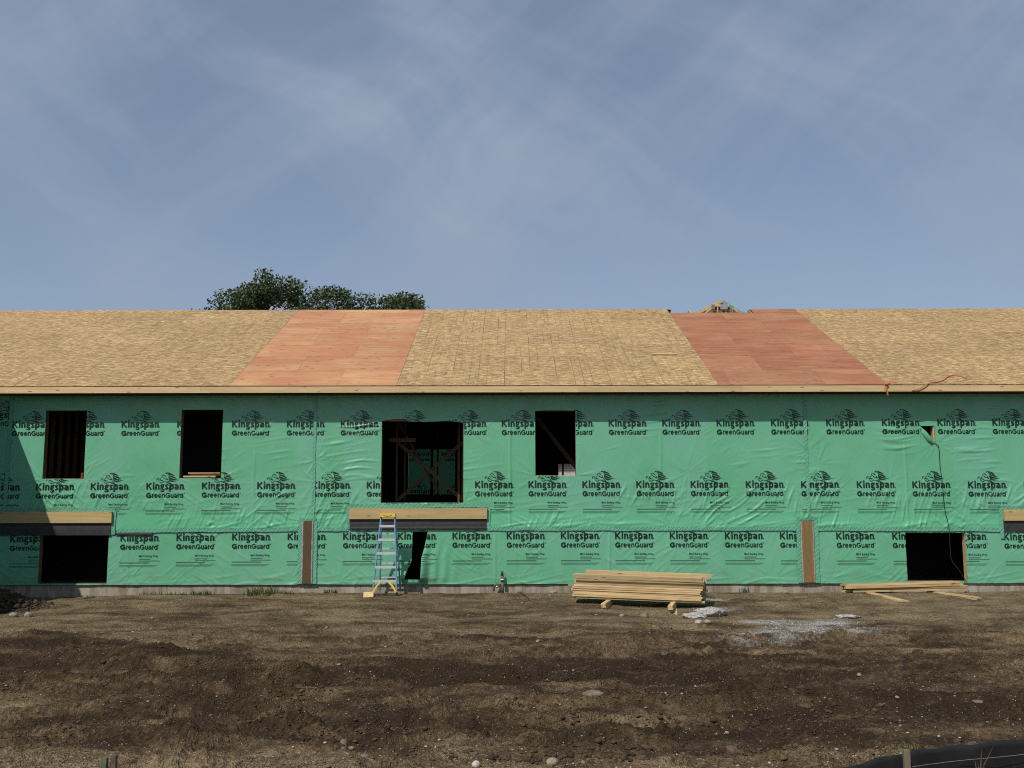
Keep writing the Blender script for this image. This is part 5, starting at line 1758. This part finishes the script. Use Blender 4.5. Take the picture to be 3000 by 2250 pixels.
# ------------------------------------------------------------------ weeds
def weed(name, x, y, r, h, n, label, m, spread=1.0, group=None):
    V, F_, tn = [], [], []
    for i in range(n):
        a = random.uniform(0, 6.283); rr2 = r * math.sqrt(random.random())
        bx, by = rr2 * math.cos(a), rr2 * math.sin(a)
        hh = h * random.uniform(.4, 1.1); ln = hh * random.uniform(.1, .7) * spread
        da = random.uniform(0, 6.283); wd = random.uniform(.005, .013)
        dx, dy = math.cos(da), math.sin(da)
        k = len(V); t = random.random()
        for f in (0, .5, 1):
            cx, cy, cz = bx + dx * ln * f * f, by + dy * ln * f * f, hh * (f - .25 * f * f * spread)
            w2 = wd * (1 - f * .95)
            V += [(cx - dy * w2, cy + dx * w2, cz), (cx + dy * w2, cy - dx * w2, cz)]
            tn += [t, t]
        F_ += [(k, k + 1, k + 3, k + 2), (k + 2, k + 3, k + 5, k + 4)]
    me = raw_mesh(name, V, F_, m)
    me.attributes.new('tone', 'FLOAT', 'POINT').data.foreach_set('value', np.array(tn, np.float32))
    return tag(obj(name, me, None, (x, y, gh(x, y) - .01)), label, 'weed', group)


for x, y, r, h, n, lab in ((-5.45, -1.0, .34, .26, 190, 'largest green weed clump at the wall left of the brown post'), (-6.75, -0.8, .26, .17, 110, 'low green weed clump at the wall below the second window'), (-5.0, -.7, .25, .16, 90, 'thin weed clump close beside the largest one'),
                           (-4.05, -.35, .2, .17, 80, 'green weed clump right of the brown post foot'), (-9.0, -1.3, .16, .12, 45, 'tiny weed tuft in front of the left basement opening'), (-8.0, -.5, .3, .10, 70, 'low weeds along the wall left of the second window'),
                           (5.2, -.12, .12, .20, 40, 'small upright weed at the wall behind the gravel'), (0.35, -14.62, .10, .06, 60, 'small green weed tuft at the bottom edge near the middle'), (3.25, -14.2, .16, .05, 70, 'low green weeds behind the black fence'),
                           (2.45, -14.55, .22, .05, 90, 'sparse green weeds left of the fence stake'), (-7.4, -.6, .25, .12, 60, 'low weed patch below the second window'), (-9.9, -.15, .5, .07, 60, 'short grass under the left basement opening')):
    weed('grass_tuft', x, y, r, h, n, lab, M['grass'])

# ------------------------------------------------------------------ silt fence and stakes in the near foreground
fpts = [(1.35, -16.35, .30), (2.17, -15.75, .292), (2.755, -15.35, .293), (3.25, -15.03, .262), (3.93, -14.70, .238), (4.8, -14.35, .26), (6.2, -13.9, .28)]
P = catmull(fpts, 10)
SF = empty('silt_fence', (2.76, -15.38, gh(2.76, -15.38)))
tag(SF, 'black fabric silt fence crossing the lower right corner', 'fence')
ox, oy, oz = SF.location
V, F_ = [], []
nr = 9
for i, p in enumerate(P):
    g0 = gh(p.x, p.y) - .06
    top = p.z + .006 * math.sin(i * .9)
    for j in range(nr):
        f = j / (nr - 1)
        bul = .018 * math.sin(f * 3.1) * math.sin(i * .55) + .006 * math.sin(i * 1.9 + f * 5)
        V.append((p.x - ox + bul * .5, p.y - oy + bul, g0 + (top - g0) * f - oz))
for i in range(len(P) - 1):
    for j in range(nr - 1):
        a = i * nr + j
        F_.append((a, a + nr, a + nr + 1, a + 1))
fab = obj('fence_fabric', raw_mesh('fence_fabric', V, F_, M['fabric'], smooth=True), SF)
md = fab.modifiers.new('thickness', 'SOLIDIFY'); md.thickness = .003
for sxp, syp, h in ((2.745, -15.40, .33), (5.2, -14.25, .33)):
    g0 = gh(sxp, syp)
    bar('fence_stake', (sxp - ox, syp - oy, g0 - .1 - oz), (sxp - ox + .004, syp - oy, g0 * 0 + h - oz - .005), .042, .04, M['stake_wood'], SF)
sp = [(2.77, -15.39, .205), (3.25, -15.07, .165), (3.93, -14.735, .13), (4.8, -14.39, .15)]
tube('fence_string', [(x - ox, y - oy, z - oz) for x, y, z in catmull(sp, 6)], .0028, M['string'], SF, 5)
for x, y, h, lab in ((3.33, -15.22, .30, 'thin dry weed stalk in front of the black fence'), (3.62, -15.2, .18, 'bent grass blade in front of the black fence at the right')):
    weed('dry_grass_stalk', x, y, .02, h, 9, lab, M['drygrass'], .5)
for x0, x1, y, zt, m_, lab in ((-2.912, -2.872, -15.30, .256, M['greenstake'], 'grey green wooden stake end at the bottom left edge'), (-2.856, -2.822, -15.27, .266, M['bark'], 'brown wooden stake end right beside the grey green one')):
    g0 = gh(x0, y)
    o = bar('wooden_stake', ((x0 + x1) / 2, y, g0 - .1), ((x0 + x1) / 2 + .004, y + .004, zt), .038, x1 - x0, m_)
    tag(o, lab, 'stake')


# ------------------------------------------------------------------ trees beyond the roof
def tree(x, y, top, rad, crown_h, nleaf, label, m, seed, name='leafy_tree', leaf=.19):
    rng = np.random.default_rng(seed)
    rd = random.Random(seed)
    T_ = empty(name, (x, y, -0.05))
    tag(T_, label, 'tree', None)
    ch = crown_h
    zc = top - ch
    V, F_ = [], []

    def limb(pts, r0, r1, n=7):
        v, f = tube_vf(pts, list(np.linspace(r0, r1, len(pts))), n)
        k = len(V); V.extend(v); F_.extend([tuple(i + k for i in t) for t in f])
    limb([(0, 0, 0), (.1, .05, zc * .5), (0, 0, zc), (.1, 0, zc + ch * .55)], .28, .10, 9)
    tips = []
    for i in range(34):
        a = rd.uniform(0, 6.283); f = rd.random()
        zz2 = zc + ch * rd.uniform(-.05, .96)
        fr = math.sqrt(max(.08, 1 - ((zz2 - zc - ch * .35) / (ch * .66)) ** 2)) if zz2 > zc + ch * .35 else .9
        rr3 = rad * fr * rd.uniform(.35, 1.12)
        e = Vector((rr3 * math.cos(a), rr3 * math.sin(a), min(zz2, top - .25)))
        s = Vector((.05, 0, max(zc * .7, zz2 - rr3 * .9)))
        mid = (s + e) / 2 + Vector((rd.uniform(-.2, .2), rd.uniform(-.2, .2), .15))
        limb([s, mid, e], .07, .015, 5)
        tips.append(e)
        for q_ in range(3):
            e2 = e + Vector((rd.gauss(0, .45), rd.gauss(0, .45), rd.gauss(.05, .35)))
            e2.z = min(e2.z, top - .15)
            limb([mid * .4 + e * .6, e2], .02, .008, 4)
            tips.append(e2)
    obj('trunk', raw_mesh('trunk', V, F_, M['bark'], smooth=True), T_)
    tips = np.array([t[:] for t in tips])
    idx = rng.integers(0, len(tips), nleaf)
    c = tips[idx] + np.clip(rng.normal(0, 1, (nleaf, 3)), -1.5, 1.5) * np.array([.27, .27, .20])
    c = c[c[:, 2] < top]
    nl = len(c)
    d = rng.normal(0, 1, (nl, 3)); d /= np.linalg.norm(d, axis=1)[:, None]
    e = np.cross(d, rng.normal(0, 1, (nl, 3))); e /= np.linalg.norm(e, axis=1)[:, None]
    L = leaf * rng.uniform(.55, 1.15, (nl, 1))
    P = np.stack([c - d * L * .5, c + e * L * .28, c + d * L * .5, c - e * L * .28], 1).reshape(-1, 3)
    me = raw_mesh('crown', P, np.arange(nl * 4).reshape(-1, 4), m)
    tn = np.clip(rng.random(len(tips))[idx[:nl]] * .6 + rng.random(nl) * .4, 0, 1)
    me.attributes.new('tone', 'FLOAT', 'POINT').data.foreach_set('value', np.repeat(tn, 4).astype(np.float32))
    obj('crown', me, T_)
    return T_


tree(-12.2, 25, 13.05, 2.1, 4.2, 15000, 'tallest dark green tree showing over the left roof ridge', M['leaf'], 3)
tree(-14.2, 26, 12.1, 1.5, 3.2, 8500, 'lower dark tree at the left end of the group over the roof', M['leaf'], 5)
tree(-9.9, 27, 13.15, 1.1, 3.6, 3000, 'pale thin leaved tree between the two taller dark trees', M['leaf_pale'], 7, leaf=.13)
tree(-8.7, 25, 12.65, 1.3, 3.6, 9500, 'dark green tree right of the pale one over the orange panels', M['leaf'], 9)
tree(-7.1, 26, 11.85, .9, 2.6, 4500, 'low dark foliage behind the plank end on the ridge', M['leaf'], 15)
tree(-5.55, 25, 12.2, 1.2, 3.2, 9000, 'rounded dark tree at the right end of the group over the roof', M['leaf'], 11)
tree(27.35, 25, 12.5, 1.5, 3.2, 12000, 'dark tree just entering at the right edge over the roof', M['leaf'], 13)

# ------------------------------------------------------------------ house seen through the building
HX0, HX1, HY = -2.0, 12.0, 34.0
H_ = empty('distant_house', (5, HY, 0))
tag(H_, 'pale sided house far behind, glimpsed through the window right of centre', 'house')
for i in range(22):
    box('siding_board', HX0 - 5, HX1 - 5, -.02 - .012 * (i % 2), .1, .3 + i * .18, .3 + i * .18 + .172, M['siding'], H_)
V = [(HX0 - 5.3, -.4, 4.25), (HX1 - 4.7, -.4, 4.25), (HX1 - 4.7, 4, 6.6), (HX0 - 5.3, 4, 6.6), (HX1 - 4.7, 8.4, 4.25), (HX0 - 5.3, 8.4, 4.25)]
obj('house_roof', raw_mesh('house_roof', V, [(0, 1, 2, 3), (3, 2, 4, 5), (0, 3, 5), (1, 4, 2)], M['shingle']), H_)
